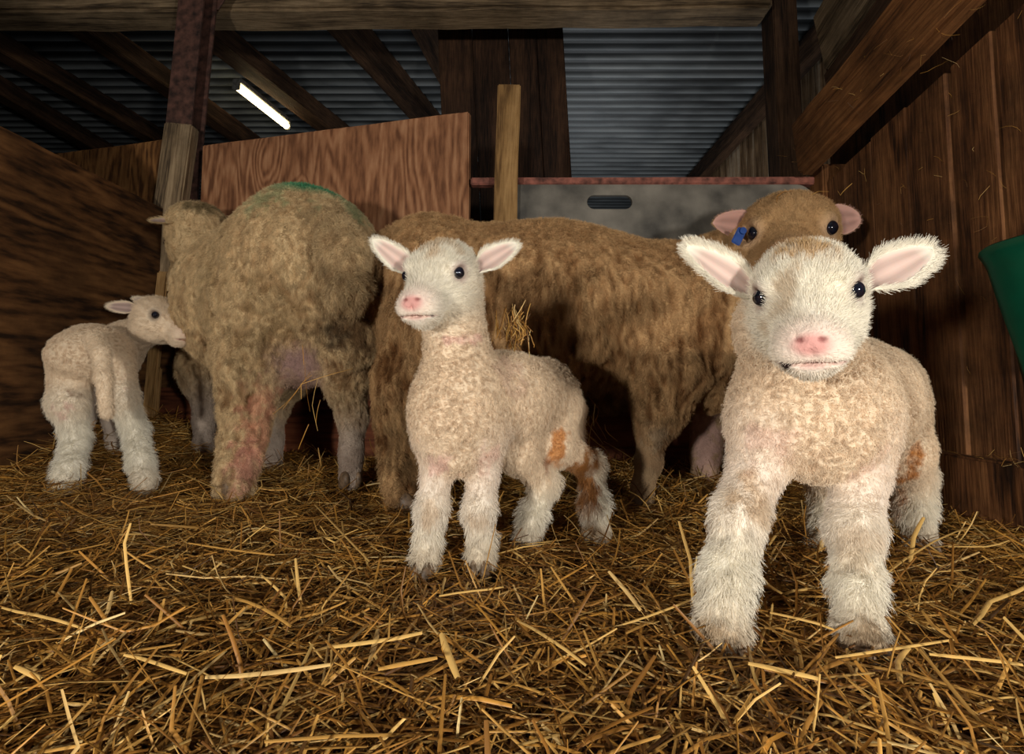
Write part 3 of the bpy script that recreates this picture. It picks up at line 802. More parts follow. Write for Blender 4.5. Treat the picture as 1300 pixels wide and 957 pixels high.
def build_animal(name, label, cat, group, loc, S, voxel, zc, heads, spots=(), mat=skin_mat, sigma=0.009, wool=None, density=None,
                 flow_dir=(0, 0, -1), seed=0.0, kpts=5, squash=1.0):
    """zc: zone -> dict(col, L, rad, den, lift, coh, cohs, rnd, curl)"""
    root = empty(name, loc); tag(root, label, cat, group)
    V, Q = surface_nets(S, voxel)
    N, A = vnormals(V, Q)
    Z = S.zones(V, sigma)
    g = lambda key: sum(Z[z][:, None] * np.atleast_2d(np.asarray(zc[z][key], float)) if key == 'col' else Z[z] * float(zc[z][key]) for z in Z)
    col = g('col'); L = g('L'); den = g('den')
    if wool is not None:
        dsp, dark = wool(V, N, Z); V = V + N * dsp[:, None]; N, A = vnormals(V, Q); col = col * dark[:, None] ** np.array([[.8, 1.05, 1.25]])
    patch = 1.0 * nval(V, 1 / .020, seed + 70) + .6 * nval(V, 1 / .008, seed + 90)
    for (c, rad, cc, st, mode) in spots:      # soft coloured patches; mode also trims fur
        c = np.asarray(c)
        if not isinstance(rad, tuple): q = np.linalg.norm(V - c, axis=1) / rad
        else: q = np.linalg.norm((V - c) @ rad[1] / rad[0], axis=1)
        if mode == 'col': q = q + patch
        w = np.clip(1.25 - q, 0, 1) / 1.0; w = np.clip(w * 1.6, 0, 1) * st
        if mode != 'fur': col = col * (1 - w[:, None]) + np.asarray(cc) * w[:, None]
        if mode in ('bare', 'fur'): L = L * (1 - np.clip(w / max(st, .01), 0, 1)); den = den * (1 - .8 * np.clip(w / max(st, .01), 0, 1))
    me = mesh_np('body', V - np.array(loc), Q, {'Col': col}); link('body', me, mat, root, smooth=True)
    # ---- fur
    fc = V[Q].mean(1); fnn = N[Q].mean(1)
    tocam = np.array([0, 0, H]) - fc; tocam /= np.linalg.norm(tocam, axis=1, keepdims=True)
    facing = np.clip(np.sum(fnn * tocam, 1) + 0.55, 0.06, 1.0); facing = np.minimum(1, facing * 1.4)
    w = A * den[Q].mean(1) * facing
    n = int(w.sum()); w /= w.sum()
    fi = RNG.choice(len(Q), n, p=w); a, b = RNG.uniform(0, 1, (2, n, 1))
    q = Q[fi]
    bil = lambda X: (X[q[:, 0]] * (1 - a) + X[q[:, 1]] * a) * (1 - b) + (X[q[:, 3]] * (1 - a) + X[q[:, 2]] * a) * b
    pos = bil(V); nor = bil(N); nor /= np.linalg.norm(nor, axis=1, keepdims=True)
    cl = bil(col); LL = bil(L[:, None])[:, 0] * RNG.uniform(.6, 1.25, n)
    par = {k: bil(g(k)[:, None])[:, 0] for k in ('rad', 'lift', 'coh', 'cohs', 'rnd', 'curl')}
    flow = np.tile(np.asarray(flow_dir, float), (n, 1))
    for (hc_, R_, s_) in heads:
        lp = (pos - hc_) @ R_ / s_
        zin = np.exp(-np.clip(np.linalg.norm(lp - np.array([0, .03, -.01]), axis=1) - .075, 0, 1) / .015)
        fd = lp - np.array([0, .112, -.025]); fd[:, 2] += 0.03 * 0; fd /= np.linalg.norm(fd, axis=1, keepdims=True) + 1e-9
        flow = flow * (1 - zin[:, None]) + (fd @ R_.T) * zin[:, None]
    keep = LL > 0.0009
    pos, nor, cl, LL, flow = pos[keep], nor[keep], cl[keep], LL[keep], flow[keep]; par = {k: v[keep] for k, v in par.items()}
    m = len(pos)
    # coherent direction noise at two scales
    ps = pos * np.array([1, 1, squash]); nv = nvec(ps, 1 / 0.011, seed); nv2 = nvec(ps, 1 / 0.03, seed + 5)
    cl = cl * RNG.uniform(0.80, 1.14, (m, 1)) * (1 + .35 * nv[:, 1:2] * (squash < 1))
    fl = flow - nor * np.sum(flow * nor, 1, keepdims=True)
    d = nor * par['lift'][:, None] + fl * (1 - .5 * par['lift'])[:, None] + (nv + .6 * nv2) * par['coh'][:, None] + RNG.normal(0, 1, (m, 3)) * par['rnd'][:, None]
    dn = np.sum(d * nor, 1, keepdims=True); d = d + nor * np.maximum(.15 - dn, 0); d /= np.linalg.norm(d, axis=1, keepdims=True)
    s = np.cross(d, nor); s /= np.linalg.norm(s, axis=1, keepdims=True) + 1e-9; u = np.cross(s, d); ph = RNG.uniform(0, 6.28, m) * .35 + nv[:, 0] * 6
    pts = np.zeros((m, kpts, 3))
    for i, tt in enumerate(np.linspace(0, 1, kpts)):
        an = ph + tt * 7.0; am = par['curl'] * LL * min(1, tt * 1.5)
        pts[:, i] = pos - nor * .0006 + d * (LL * tt)[:, None] + fl * (.3 * LL * tt * tt)[:, None] + (s * (np.cos(an) - np.cos(ph))[:, None] + u * (np.sin(an) - np.sin(ph))[:, None]) * am[:, None]
    strands = [(pts, par['rad'] * RNG.uniform(.7, 1.3, m), cl)]
    return root, strands

# colours (linear)
CREAM = lin((238, 216, 186)); WHITE = lin((242, 235, 217)); PINKSKIN = lin((226, 184, 172)); TAN = lin((196, 160, 112))
NOSE = lin((214, 158, 150)); EARP = lin((226, 196, 184)); ORANGE = lin((190, 118, 36)); EYERIM = lin((128, 92, 84))
BROWNW = lin((194, 156, 110)); BROWND = lin((140, 108, 70)); BEIGE = lin((212, 184, 140)); GREEN = lin((70, 150, 108)); BARE = lin((196, 160, 148))

def lamb_zones(den=1.0, dirty=1.0):
    D = lambda **k: k
    return {
        'body': D(col=CREAM * dirty, L=.0052, rad=.00028, den=330e3 * den, lift=.7, coh=1.4, cohs=90, rnd=.22, curl=.26),
        'neck': D(col=CREAM * dirty, L=.0055, rad=.00028, den=330e3 * den, lift=.7, coh=1.4, cohs=90, rnd=.22, curl=.26),
        'leg': D(col=WHITE * dirty, L=.0135, rad=.00024, den=420e3 * den, lift=.52, coh=.75, cohs=60, rnd=.14, curl=.07),
        'thigh': D(col=CREAM * dirty * .98, L=.0045, rad=.00026, den=330e3 * den, lift=.65, coh=.7, cohs=80, rnd=.30, curl=.15),
        'upper': D(col=(WHITE * .72 + PINKSKIN * .28) * dirty, L=.0055, rad=.00024, den=260e3 * den, lift=.45, coh=.4, cohs=80, rnd=.22, curl=.06),
        'head': D(col=WHITE * dirty, L=.0075, rad=.00022, den=520e3 * den, lift=.42, coh=.40, cohs=90, rnd=.20, curl=.05),
        'muzzle': D(col=WHITE * dirty, L=.0032, rad=.0002, den=520e3 * den, lift=.45, coh=.3, cohs=90, rnd=.22, curl=.02),
        'nose': D(col=NOSE, L=.0, rad=.0002, den=0, lift=.4, coh=.2, cohs=60, rnd=.2, curl=0),
        'tail': D(col=CREAM * dirty, L=.0065, rad=.00026, den=400e3 * den, lift=.6, coh=.8, cohs=80, rnd=.3, curl=.15),
        'hoofend': D(col=lin((196, 172, 140)) * dirty, L=.0045, rad=.00024, den=300e3 * den, lift=.3, coh=.4, cohs=80, rnd=.2, curl=.03),
    }
def head_spots(c, R, s, poll=TAN, pollst=.75, rim=EYERIM):
    T = lambda x, y, z: c + R @ (np.array([x, y, z]) * s)
    sp = [(T(0, .004, .055), (np.array([.030, .030, .022]) * s, R), poll, pollst, 'col'),
          (T(0, .104, -.020), (np.array([.0150, .010, .0100]) * s, R), NOSE, 1.0, 'bare'),
          (T(0, .098, -.0390), (np.array([.0150, .012, .0050]) * s, R), NOSE * .95, .55, 'bare')]
    for q in (-1, 1):
        sp.append((T(q * .044, .031, .011), .0150 * s, rim, .85, 'bare'))
        sp.append((T(q * .0090, .1065, -.0155), (np.array([.0045, .008, .0026]) * s, R), lin((120, 58, 56)), .9, 'bare'))
        sp.append((T(q * .020, .091, -.0390), (np.array([.008, .012, .0020]) * s, R), lin((168, 112, 104)), .7, 'bare'))
    return sp
def lamb_wool(amp=.0016, sc=1 / .010, off=0.0):
    def f(V, N, Z):
        b = Z.get('body', 0) + Z.get('neck', 0) + .5 * Z.get('thigh', 0)
        n1 = nval(V, sc, off); n2 = nval(V, sc * 2.3, off + 3)
        lg = Z.get('leg', 0)
        n3 = nval(V * np.array([1, 1, .55]), 1 / .016, off + 9)
        d = b * (amp * (1 - np.abs(n1) * 2.6) + amp * .6 * n2) + lg * .0022 * n3
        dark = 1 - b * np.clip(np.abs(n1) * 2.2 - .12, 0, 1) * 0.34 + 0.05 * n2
        return d, dark
    return f
def finish(root, strands, nm='coat'): make_fur(nm, root, strands, fur_mat)

FRONT_FUR = 1.0
# ============ lamb at the front right, facing the camera
def lamb_front():
    S = Sdf(); k = .03
    A = P(1036, 508, .655); B = P(1075, 508, .775); C = P(1108, 496, .895)
    S.cone(A, .072, B, .077, 'body', k); S.cone(B, .077, C, .070, 'body', k)
    S.ell(P(1032, 530, .62), (.064, .05, .066), 'body', .03)
    S.ell(P(1050, 570, .665), (.045, .06, .028), 'body', .03)
    hc = P(1024, 381, .535); R = head_R((-.43, -.86, -.30), roll=-.02); s = .97
    S.cone(A + [0, .01, .01], .064, hc + [0.004, .055, -.02], .047, 'neck', .03)
    add_head(S, hc, R, s)
    legs = []
    def leg(pts, zone=('upper', 'upper', 'leg', 'leg'), kk=.012):
        for (a, b, z) in zip(pts, pts[1:], zone): S.cone(a[0], a[1], b[0], b[1], z, kk)
        e_, re_ = pts[-1]; S.cone(np.asarray(e_) - [0, 0, re_ * .25], re_ * .98, np.asarray(e_) - [0, .004, re_ * .55], re_ * .92, 'hoofend', .008)
        legs.append(pts[-1])
    S.ell(P(968, 530, .635), (.036, .045, .05), 'body', .025); S.ell(P(1088, 535, .645), (.036, .045, .05), 'body', .025)
    leg([(P(967, 545, .63), .036), (P(962, 590, .625), .028), (P(938, 655, .60), .0245), (P(922, 735, .575), .0195), (P(917, 793, .56), .0215)])
    leg([(P(1088, 550, .64), .036), (P(1092, 600, .632), .027), (P(1085, 672, .605), .0245), (P(1088, 745, .58), .0180), (P(1094, 800, .56), .0190)])
    leg([(P(1125, 525, .88), .056), (P(1140, 570, .845), .042), (P(1158, 606, .90), .027), (P(1160, 645, .89), .021), (P(1166, 676, .88), .0205)], ('thigh', 'thigh', 'leg', 'leg'), .02)
    leg([(P(1070, 535, .88), .05), (P(1058, 575, .845), .036), (P(1050, 615, .90), .023), (P(1050, 655, .885), .019), (P(1046, 690, .865), .019)], ('thigh', 'thigh', 'leg', 'leg'), .02)
    S.cone(C + [0, .055, .02], .02, C + [0.03, .085, -.08], .014, 'tail', .02)
    T = lambda x, y, z: hc + R @ (np.array([x, y, z]) * s)
    sp = head_spots(hc, R, s, pollst=.95) + [
        (P(1138, 582, .83), (np.array([.018, .05, .030]), np.eye(3)), ORANGE, .85, 'col'), (P(1128, 570, .82), .020, ORANGE * .8, .9, 'col'),
        (P(1150, 640, .865), (np.array([.012, .02, .02]), np.eye(3)), ORANGE, .8, 'col'), (P(1130, 610, .85), .016, ORANGE, .7, 'col'), (T(.014, .052, .014), (np.array([.012, .022, .02]) * s, R), TAN * .8, .55, 'col'), (T(.030, .045, -.012), .011 * s, TAN * .8, .5, 'col'),
        (P(958, 632, .585), .022, TAN, .5, 'col'), (P(1082, 693, .585), .02, TAN, .28, 'col'),
        (P(975, 560, .60), .022, PINKSKIN, .3, 'col'), (P(1085, 580, .61), .02, PINKSKIN, .3, 'col'),
        (P(942, 707, .57), .004, lin((110, 60, 50)), .8, 'col'),
        (T(.020, .092, -.0395), .0035 * s, lin((40, 26, 24)), 1, 'col'),
        (P(905, 800, .545), .016, TAN * .75, .6, 'col'), (P(1095, 805, .545), .016, TAN * .75, .6, 'col')]
    loc = (0.42, .72, 0.0)
    root, st = build_animal('lamb', 'white lamb at the front right facing the camera with legs apart', 'lamb', 'lambs in the pen', loc, S, .0024, lamb_zones(1.25), [(hc, R, s)], sp, wool=lamb_wool(.0022, 1 / .008, 2), seed=1)
    for q in (-1, 1): make_eye(root, hc, R, s, q)
    yaw = R[:, 1]
    o, f1 = make_ear(root, T(.043, -.010, .004), P(872, 314, .55), (.30, -.95, .15), .0195, WHITE, EARP, WHITE * .95, (3500, 2600), .009); st += f1
    o, f2 = make_ear(root, T(-.043, -.010, .006), P(1184, 316, .55), (-.30, -.95, .15), .0200, WHITE, EARP, WHITE * .95, (3500, 2600), .010); st += f2
    for (p, r), fd in zip(legs, ((-.1, -1), (0, -1), (.0, -1), (0, -1))): make_hoof(root, p - np.array([0, .010, r * 1.15]), fd, .0185)
    finish(root, st)
lamb_front()

# ============ lamb in the middle, three-quarter view
def lamb_middle():
    S = Sdf(); k = .03
    A = P(587, 512, .80); B = P(640, 508, .87); C = P(686, 502, .945)
    S.cone(A, .061, B, .066, 'body', k); S.cone(B, .066, C, .061, 'body', k)
    S.ell(P(572, 525, .775), (.050, .048, .060), 'body', .03); S.ell(P(583, 580, .80), (.032, .05, .025), 'body', .025)
    hc = P(561, 356, .775); R = head_R((-.27, -.90, -.25), roll=.0); s = .96
    S.cone(P(586, 490, .795), .054, P(578, 425, .79), .036, 'neck', .03); S.cone(P(578, 425, .79), .036, hc + [.012, .025, -.015], .038, 'neck', .025)
    add_head(S, hc, R, s)
    legs = []
    def leg(pts, zone=('upper', 'upper', 'leg', 'leg'), kk=.012):
        for (a, b, z) in zip(pts, pts[1:], zone): S.cone(a[0], a[1], b[0], b[1], z, kk)
        e_, re_ = pts[-1]; S.cone(np.asarray(e_) - [0, 0, re_ * .25], re_ * .98, np.asarray(e_) - [0, .004, re_ * .55], re_ * .92, 'hoofend', .008)
        legs.append(pts[-1])
    S.ell(P(556, 545, .785), (.03, .04, .045), 'body', .025); S.ell(P(613, 545, .80), (.032, .04, .045), 'body', .025)
    leg([(P(555, 560, .785), .028), (P(555, 598, .785), .0195), (P(548, 645, .775), .0195), (P(543, 685, .78), .0145), (P(540, 706, .775), .0165)])
    leg([(P(613, 560, .80), .030), (P(613, 600, .80), .0205), (P(608, 650, .785), .0200), (P(611, 682, .79), .0150), (P(611, 702, .785), .0170)])
    leg([(P(668, 535, .91), .045), (P(655, 572, .87), .030), (P(692, 612, .92), .0195), (P(676, 652, .905), .0165), (P(669, 682, .895), .0175)], ('thigh', 'thigh', 'leg', 'leg'), .018)
    leg([(P(700, 520, .95), .048), (P(703, 562, .915), .030), (P(751, 592, .975), .0200), (P(755, 642, .955), .0175), (P(757, 677, .94), .0175)], ('thigh', 'thigh', 'leg', 'leg'), .018)
    S.chain([(P(722, 490, .985), .016), (P(733, 520, 1.0), .013), (P(733, 560, 1.0), .012)], 'tail', .015)
    T = lambda x, y, z: hc + R @ (np.array([x, y, z]) * s)
    sp = head_spots(hc, R, s, pollst=.6, rim=lin((170, 140, 132))) + [
        (P(708, 570, .885), (np.array([.015, .04, .03]), np.eye(3)), ORANGE, .8, 'col'), (P(738, 600, .94), (np.array([.028, .05, .045]), np.eye(3)), ORANGE * .55, .85, 'col'), (P(742, 630, .94), (np.array([.02, .05, .05]), np.eye(3)), ORANGE * .6, .6, 'col'),
        (P(645, 557, .86), .010, ORANGE, .9, 'col'), (P(690, 590, .89), .012, lin((150, 96, 62)), .6, 'col'), (P(755, 668, .93), .02, TAN * .5, .6, 'col'),
        (P(585, 432, .755), (np.array([.020, .02, .007]), np.eye(3)), PINKSKIN, .6, 'col'), (P(555, 580, .76), .02, PINKSKIN, .55, 'col'), (P(615, 580, .77), .02, PINKSKIN, .4, 'col'),
        (P(548, 652, .75), .014, TAN, .4, 'col'), (P(607, 660, .76), .014, TAN, .35, 'col'), (P(640, 480, .8), .03, PINKSKIN, .2, 'col'),
        (T(-.021, .090, -.0395), .003 * s, lin((40, 26, 24)), 1, 'col')]
    loc = (-.03, .86, 0.0)
    root, st = build_animal('lamb', 'cream lamb in the middle with head turned left, before the brown ewe', 'lamb', 'lambs in the pen', loc, S, .0024, lamb_zones(1.0, .97), [(hc, R, s)], sp, wool=lamb_wool(.0013, 1 / .007, 12), seed=21)
    for q in (-1, 1): make_eye(root, hc, R, s, q)
    o, f1 = make_ear(root, T(.042, -.014, .008), P(473, 304, .795), (-.05, -1, .15), .0175, WHITE, EARP, WHITE * .95, (1500, 900), .006); st += f1
    o, f2 = make_ear(root, T(-.042, -.014, .008), P(657, 309, .785), (-.25, -1, .15), .0190, WHITE, EARP, WHITE * .95, (1500, 900), .006); st += f2
    for (p, r), fd in zip(legs, ((-.3, -1), (-.2, -1), (-.4, -1), (-.4, -1))): make_hoof(root, p - np.array([0, .008, r * 1.15]), fd, .0155)
    finish(root, st)
lamb_middle()

# ============ small lamb at the left, seen from behind
def lamb_left():
    S = Sdf(); k = .03
    A = P(118, 448, 1.36); B = P(124, 452, 1.45); C = P(142, 455, 1.54)
    S.cone(A, .064, B, .068, 'body', k); S.cone(B, .068, C, .060, 'body', k)
    S.ell(P(117, 452, 1.37), (.084, .10, .064), 'body', .03)
    hc = P(201, 406, 1.46); R = head_R((.95, -.24, -.14)); s = 1.05
    S.cone(C + [.01, 0, .01], .058, P(160, 432, 1.54), .046, 'neck', .03); S.cone(P(160, 432, 1.54), .046, hc + [-.03, .015, -.02], .038, 'neck', .03)
    add_head(S, hc, R, s)
    legs = []
    def leg(pts, zone, kk=.015):
        for (a, b, z) in zip(pts, pts[1:], zone): S.cone(a[0], a[1], b[0], b[1], z, kk)
        e_, re_ = pts[-1]; S.cone(np.asarray(e_) - [0, 0, re_ * .25], re_ * .98, np.asarray(e_) - [0, .004, re_ * .55], re_ * .92, 'hoofend', .008)
        legs.append(pts[-1])
    tz = ('thigh', 'leg', 'leg', 'leg')
    leg([(P(90, 468, 1.36), .046), (P(87, 512, 1.33), .040), (P(97, 556, 1.34), .024), (P(88, 595, 1.29), .0235), (P(80, 620, 1.27), .026)], tz)
    leg([(P(147, 468, 1.36), .042), (P(155, 505, 1.34), .032), (P(171, 545, 1.37), .0235), (P(178, 585, 1.33), .0225), (P(184, 608, 1.31), .024)], tz)
    uz = ('upper', 'upper', 'upper', 'leg')
    leg([(P(145, 500, 1.52), .04), (P(146, 530, 1.52), .028), (P(148, 560, 1.5), .023), (P(150, 585, 1.49), .021), (P(153, 598, 1.47), .024)], uz)
    leg([(P(105, 500, 1.54), .04), (P(104, 530, 1.54), .028), (P(104, 560, 1.53), .023), (P(104, 582, 1.52), .02), (P(104, 596, 1.5), .022)], uz)
    S.chain([(P(120, 430, 1.275), .018), (P(129, 448, 1.24), .0165), (P(132, 480, 1.215), .0155), (P(136, 524, 1.22), .0135)], 'tail', .010)
    sp = head_spots(hc, R, s, pollst=.35, rim=lin((90, 70, 62))) + [
        (P(148, 485, 1.28), (np.array([.016, .03, .022]), np.eye(3)), PINKSKIN, .7, 'col'), (P(150, 500, 1.27), .016, ORANGE, .7, 'col'), (P(112, 500, 1.30), .028, lin((120, 84, 50)), .7, 'col'),
        (P(80, 525, 1.27), .03, PINKSKIN, .5, 'col'), (P(155, 515, 1.29), .02, ORANGE * .9, .6, 'col')]
    zl = lamb_zones(.62, .95)
    for z_ in ('head', 'muzzle'): zl[z_].update(col=CREAM * .92, curl=.15, coh=.8)
    loc = (-.9, 1.4, 0.01)
    root, st = build_animal('lamb', 'small lamb at the far left seen from behind, nosing the left ewe', 'lamb', 'lambs in the pen', loc, S, .0034, zl, [(hc, R, s)], sp, wool=lamb_wool(.0012, 1 / .009, 32), seed=41)
    T = lambda x, y, z: hc + R @ (np.array([x, y, z]) * s)
    for q in (-1, 1): make_eye(root, hc, R, s, q)
    o, f1 = make_ear(root, T(.034, -.020, .020), P(135, 388, 1.43), (.2, -1, .1), .0165, CREAM * .9, EARP * .6, WHITE * .85, (900, 600), .006); st += f1
    o, f2 = make_ear(root, T(-.036, -.018, .022), P(168, 377, 1.52), (.5, -1, .2), .016, CREAM * .9, EARP * .6, WHITE * .85, (700, 400), .006); st += f2
    for (p, r) in legs: make_hoof(root, p - np.array([0, .002, r * .9]), (.2, 1), .014)
    finish(root, st)
lamb_left()

# ------------------------------------------------------------------ ewes
def ewe_zones(col, dark, den=1.0, long_=1.0, legc=None):
    D = lambda **k: k
    legc = legc if legc is not None else col
    return {
        'wool': D(col=col, L=.008 * long_, rad=.00034, den=300e3 * den, lift=.55, coh=.75, cohs=60, rnd=.20, curl=.14),
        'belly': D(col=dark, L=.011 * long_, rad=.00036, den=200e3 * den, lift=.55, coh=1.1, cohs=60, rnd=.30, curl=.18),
        'legwool': D(col=col * .95, L=.009 * long_, rad=.00034, den=280e3 * den, lift=.6, coh=1.0, cohs=60, rnd=.3, curl=.14),
        'shank': D(col=legc, L=.004, rad=.0003, den=200e3 * den, lift=.35, coh=.4, cohs=60, rnd=.2, curl=.02),
        'head': D(col=col, L=.007, rad=.0003, den=260e3 * den, lift=.5, coh=.7, cohs=60, rnd=.28, curl=.1),
        'muzzle': D(col=col, L=.004, rad=.0003, den=260e3 * den, lift=.4, coh=.4, cohs=60, rnd=.2, curl=.02),
        'nose': D(col=NOSE * .5, L=0, rad=.0003, den=0, lift=.4, coh=.4, cohs=60, rnd=.2, curl=0),
        'tail': D(col=col * .9, L=.014 * long_, rad=.00034, den=300e3 * den, lift=.6, coh=1.0, cohs=60, rnd=.3, curl=.15),
        'udder': D(col=lin((150, 122, 108)), L=.006, rad=.0003, den=60e3 * den, lift=.4, coh=.6, cohs=60, rnd=.3, curl=.05),
    }
def ewe_wool(amp, off, vert=.45, dk=.4, zlow=(.25, .5)):
    def f(V, N, Z):
        w = sum(Z.get(z, 0) for z in ('wool', 'legwool', 'belly', 'tail')) + .3 * Z.get('head', 0)
        q = V * np.array([1, 1, vert])
        n0 = nval(q, 1 / .034, off + 2); n1 = nval(q, 1 / .015, off); n2 = nval(q, 1 / .008, off + 4); n3 = nval(V, 1 / .09, off + 8)
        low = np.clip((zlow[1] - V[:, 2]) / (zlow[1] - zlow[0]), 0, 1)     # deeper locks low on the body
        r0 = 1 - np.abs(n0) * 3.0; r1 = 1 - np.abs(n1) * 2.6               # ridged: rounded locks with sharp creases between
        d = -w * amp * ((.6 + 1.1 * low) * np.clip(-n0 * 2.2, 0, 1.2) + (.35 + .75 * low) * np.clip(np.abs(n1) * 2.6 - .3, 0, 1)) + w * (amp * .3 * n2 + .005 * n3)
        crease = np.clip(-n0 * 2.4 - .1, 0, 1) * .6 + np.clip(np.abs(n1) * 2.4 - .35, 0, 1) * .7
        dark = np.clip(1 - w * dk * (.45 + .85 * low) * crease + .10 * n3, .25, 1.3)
        return d, dark
    return f

def ewe_left():
    S = Sdf(); k = .09
    Rp = P(384, 328, 1.40); Bb = P(322, 385, 1.55); Sh = P(302, 388, 1.66)
    S.cone(Rp, .178, Bb, .182, 'wool', k); S.cone(Bb, .182, Sh, .140, 'wool', k)
    S.ell(P(392, 360, 1.38), (.185, .15, .16), 'wool', k)
    S.ell(P(352, 470, 1.55), (.12, .2, .075), 'belly', .06)
    S.ell(P(385, 462, 1.38), (.075, .075, .06), 'udder', .04)
    # hind legs
    S.chain([(P(330, 395, 1.36), .125), (P(318, 455, 1.335), .078), (P(312, 512, 1.34), .055), (P(310, 548, 1.345), .047), (P(303, 585, 1.31), .041), (P(298, 618, 1.285), .041)], 'legwool', .045)
    S.chain([(P(448, 385, 1.37), .115), (P(442, 445, 1.355), .068), (P(443, 492, 1.375), .042), (P(448, 528, 1.39), .036)], 'legwool', .045)
    S.chain([(P(448, 528, 1.39), .034), (P(446, 575, 1.36), .026), (P(445, 606, 1.345), .028)], 'shank', .02)
    S.chain([(P(418, 272, 1.235), .034), (P(436, 322, 1.185), .046), (P(443, 372, 1.175), .040), (P(440, 392, 1.18), .024)], 'tail', .03)
    # fore legs
    S.chain([(P(280, 410, 1.66), .11), (P(256, 462, 1.66), .060), (P(256, 485, 1.66), .050)], 'legwool', .05)
    S.chain([(P(259, 495, 1.655), .040), (P(261, 535, 1.65), .031), (P(259, 565, 1.63), .027), (P(257, 584, 1.62), .031)], 'shank', .02)
    S.chain([(P(345, 470, 1.62), .08), (P(346, 520, 1.60), .045)], 'legwool', .05)
    S.chain([(P(346, 520, 1.60), .036), (P(344, 560, 1.58), .030), (P(343, 596, 1.56), .033)], 'shank', .02)
    hc = P(248, 305, 1.66); R = head_R((-.62, .55, -.55)); s = 1.5
    S.cone(Sh + [-.02, -.0, .05], .10, hc + [.03, .01, -.03], .075, 'wool', .035)
    add_head(S, hc, R, s, ewe=True)
    S.ell(P(253, 282, 1.64), (.070, .06, .045), 'wool', .03)
    T = lambda x, y, z: hc + R @ (np.array([x, y, z]) * s)
    I3 = np.eye(3)
    sp = [(P(398, 238, 1.36), (np.array([.085, .12, .040]), I3), GREEN, .95, 'soft'), (P(440, 262, 1.33), (np.array([.05, .1, .05]), I3), GREEN, .4, 'col'), (P(350, 262, 1.32), (np.array([.05, .1, .045]), I3), GREEN * 1.2, .3, 'col'),
          (P(330, 540, 1.29), (np.array([.045, .06, .09]), I3), lin((206, 140, 114)), .6, 'col'), (P(312, 595, 1.26), (np.array([.04, .05, .05]), I3), lin((204, 146, 128)), .6, 'col'),
          (P(370, 455, 1.29), (np.array([.06, .08, .035]), I3), lin((140, 110, 108)), .6, 'col'), (P(438, 420, 1.24), (np.array([.06, .09, .03]), I3), lin((60, 48, 38)), .7, 'col'),  # dark patches below the tail paint in the shade under it
          (P(440, 415, 1.28), (np.array([.05, .08, .05]), I3), lin((96, 80, 62)), .6, 'col'), (P(300, 370, 1.38), (np.array([.05, .12, .10]), I3), lin((136, 112, 74)), .45, 'col'),
          (P(350, 390, 1.25), (np.array([.07, .1, .08]), I3), lin((150, 124, 84)), .4, 'col'), (P(315, 450, 1.25), (np.array([.05, .07, .07]), I3), lin((140, 116, 80)), .45, 'col'),
          (P(462, 400, 1.30), (np.array([.05, .1, .10]), I3), lin((140, 104, 66)), .5, 'col'), (P(448, 590, 1.34), .05, lin((120, 96, 80)), .4, 'col'),
          (P(265, 262, 1.62), (np.array([.05, .08, .03]), I3), lin((104, 90, 60)), .7, 'col')]
    loc = (-.62, 1.5, 0.01)
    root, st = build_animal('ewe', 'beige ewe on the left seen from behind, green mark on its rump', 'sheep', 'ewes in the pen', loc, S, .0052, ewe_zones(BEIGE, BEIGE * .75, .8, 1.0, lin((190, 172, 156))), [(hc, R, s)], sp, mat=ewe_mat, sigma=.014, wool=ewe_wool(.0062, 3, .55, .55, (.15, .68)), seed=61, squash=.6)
    for q in (-1, 1): make_eye(root, hc, R, s, q)
    for q, tp in ((-1, P(300, 330, 1.8)), (1, None)):
        pass
    o, f1 = make_ear(root, T(-.036, -.02, .016), T(-.085, -.025, .002), (-.3, -.9, .2), .030, BEIGE, EARP * .8, BEIGE * .9, (500, 250), .007); st += f1
    o, f2 = make_ear(root, T(.036, -.02, .016), T(.085, -.03, .002), (-.3, -.9, .2), .030, BEIGE, EARP * .8, BEIGE * .9, (500, 250), .007); st += f2
    for p, fd in ((P(296, 624, 1.275), (-.5, .8)), (P(445, 614, 1.335), (-.5, .8)), (P(256, 590, 1.61), (-.5, .8)), (P(343, 602, 1.555), (-.5, .8))):
        make_hoof(root, p, fd, .026)
    finish(root, st, 'fleece')
ewe_left()

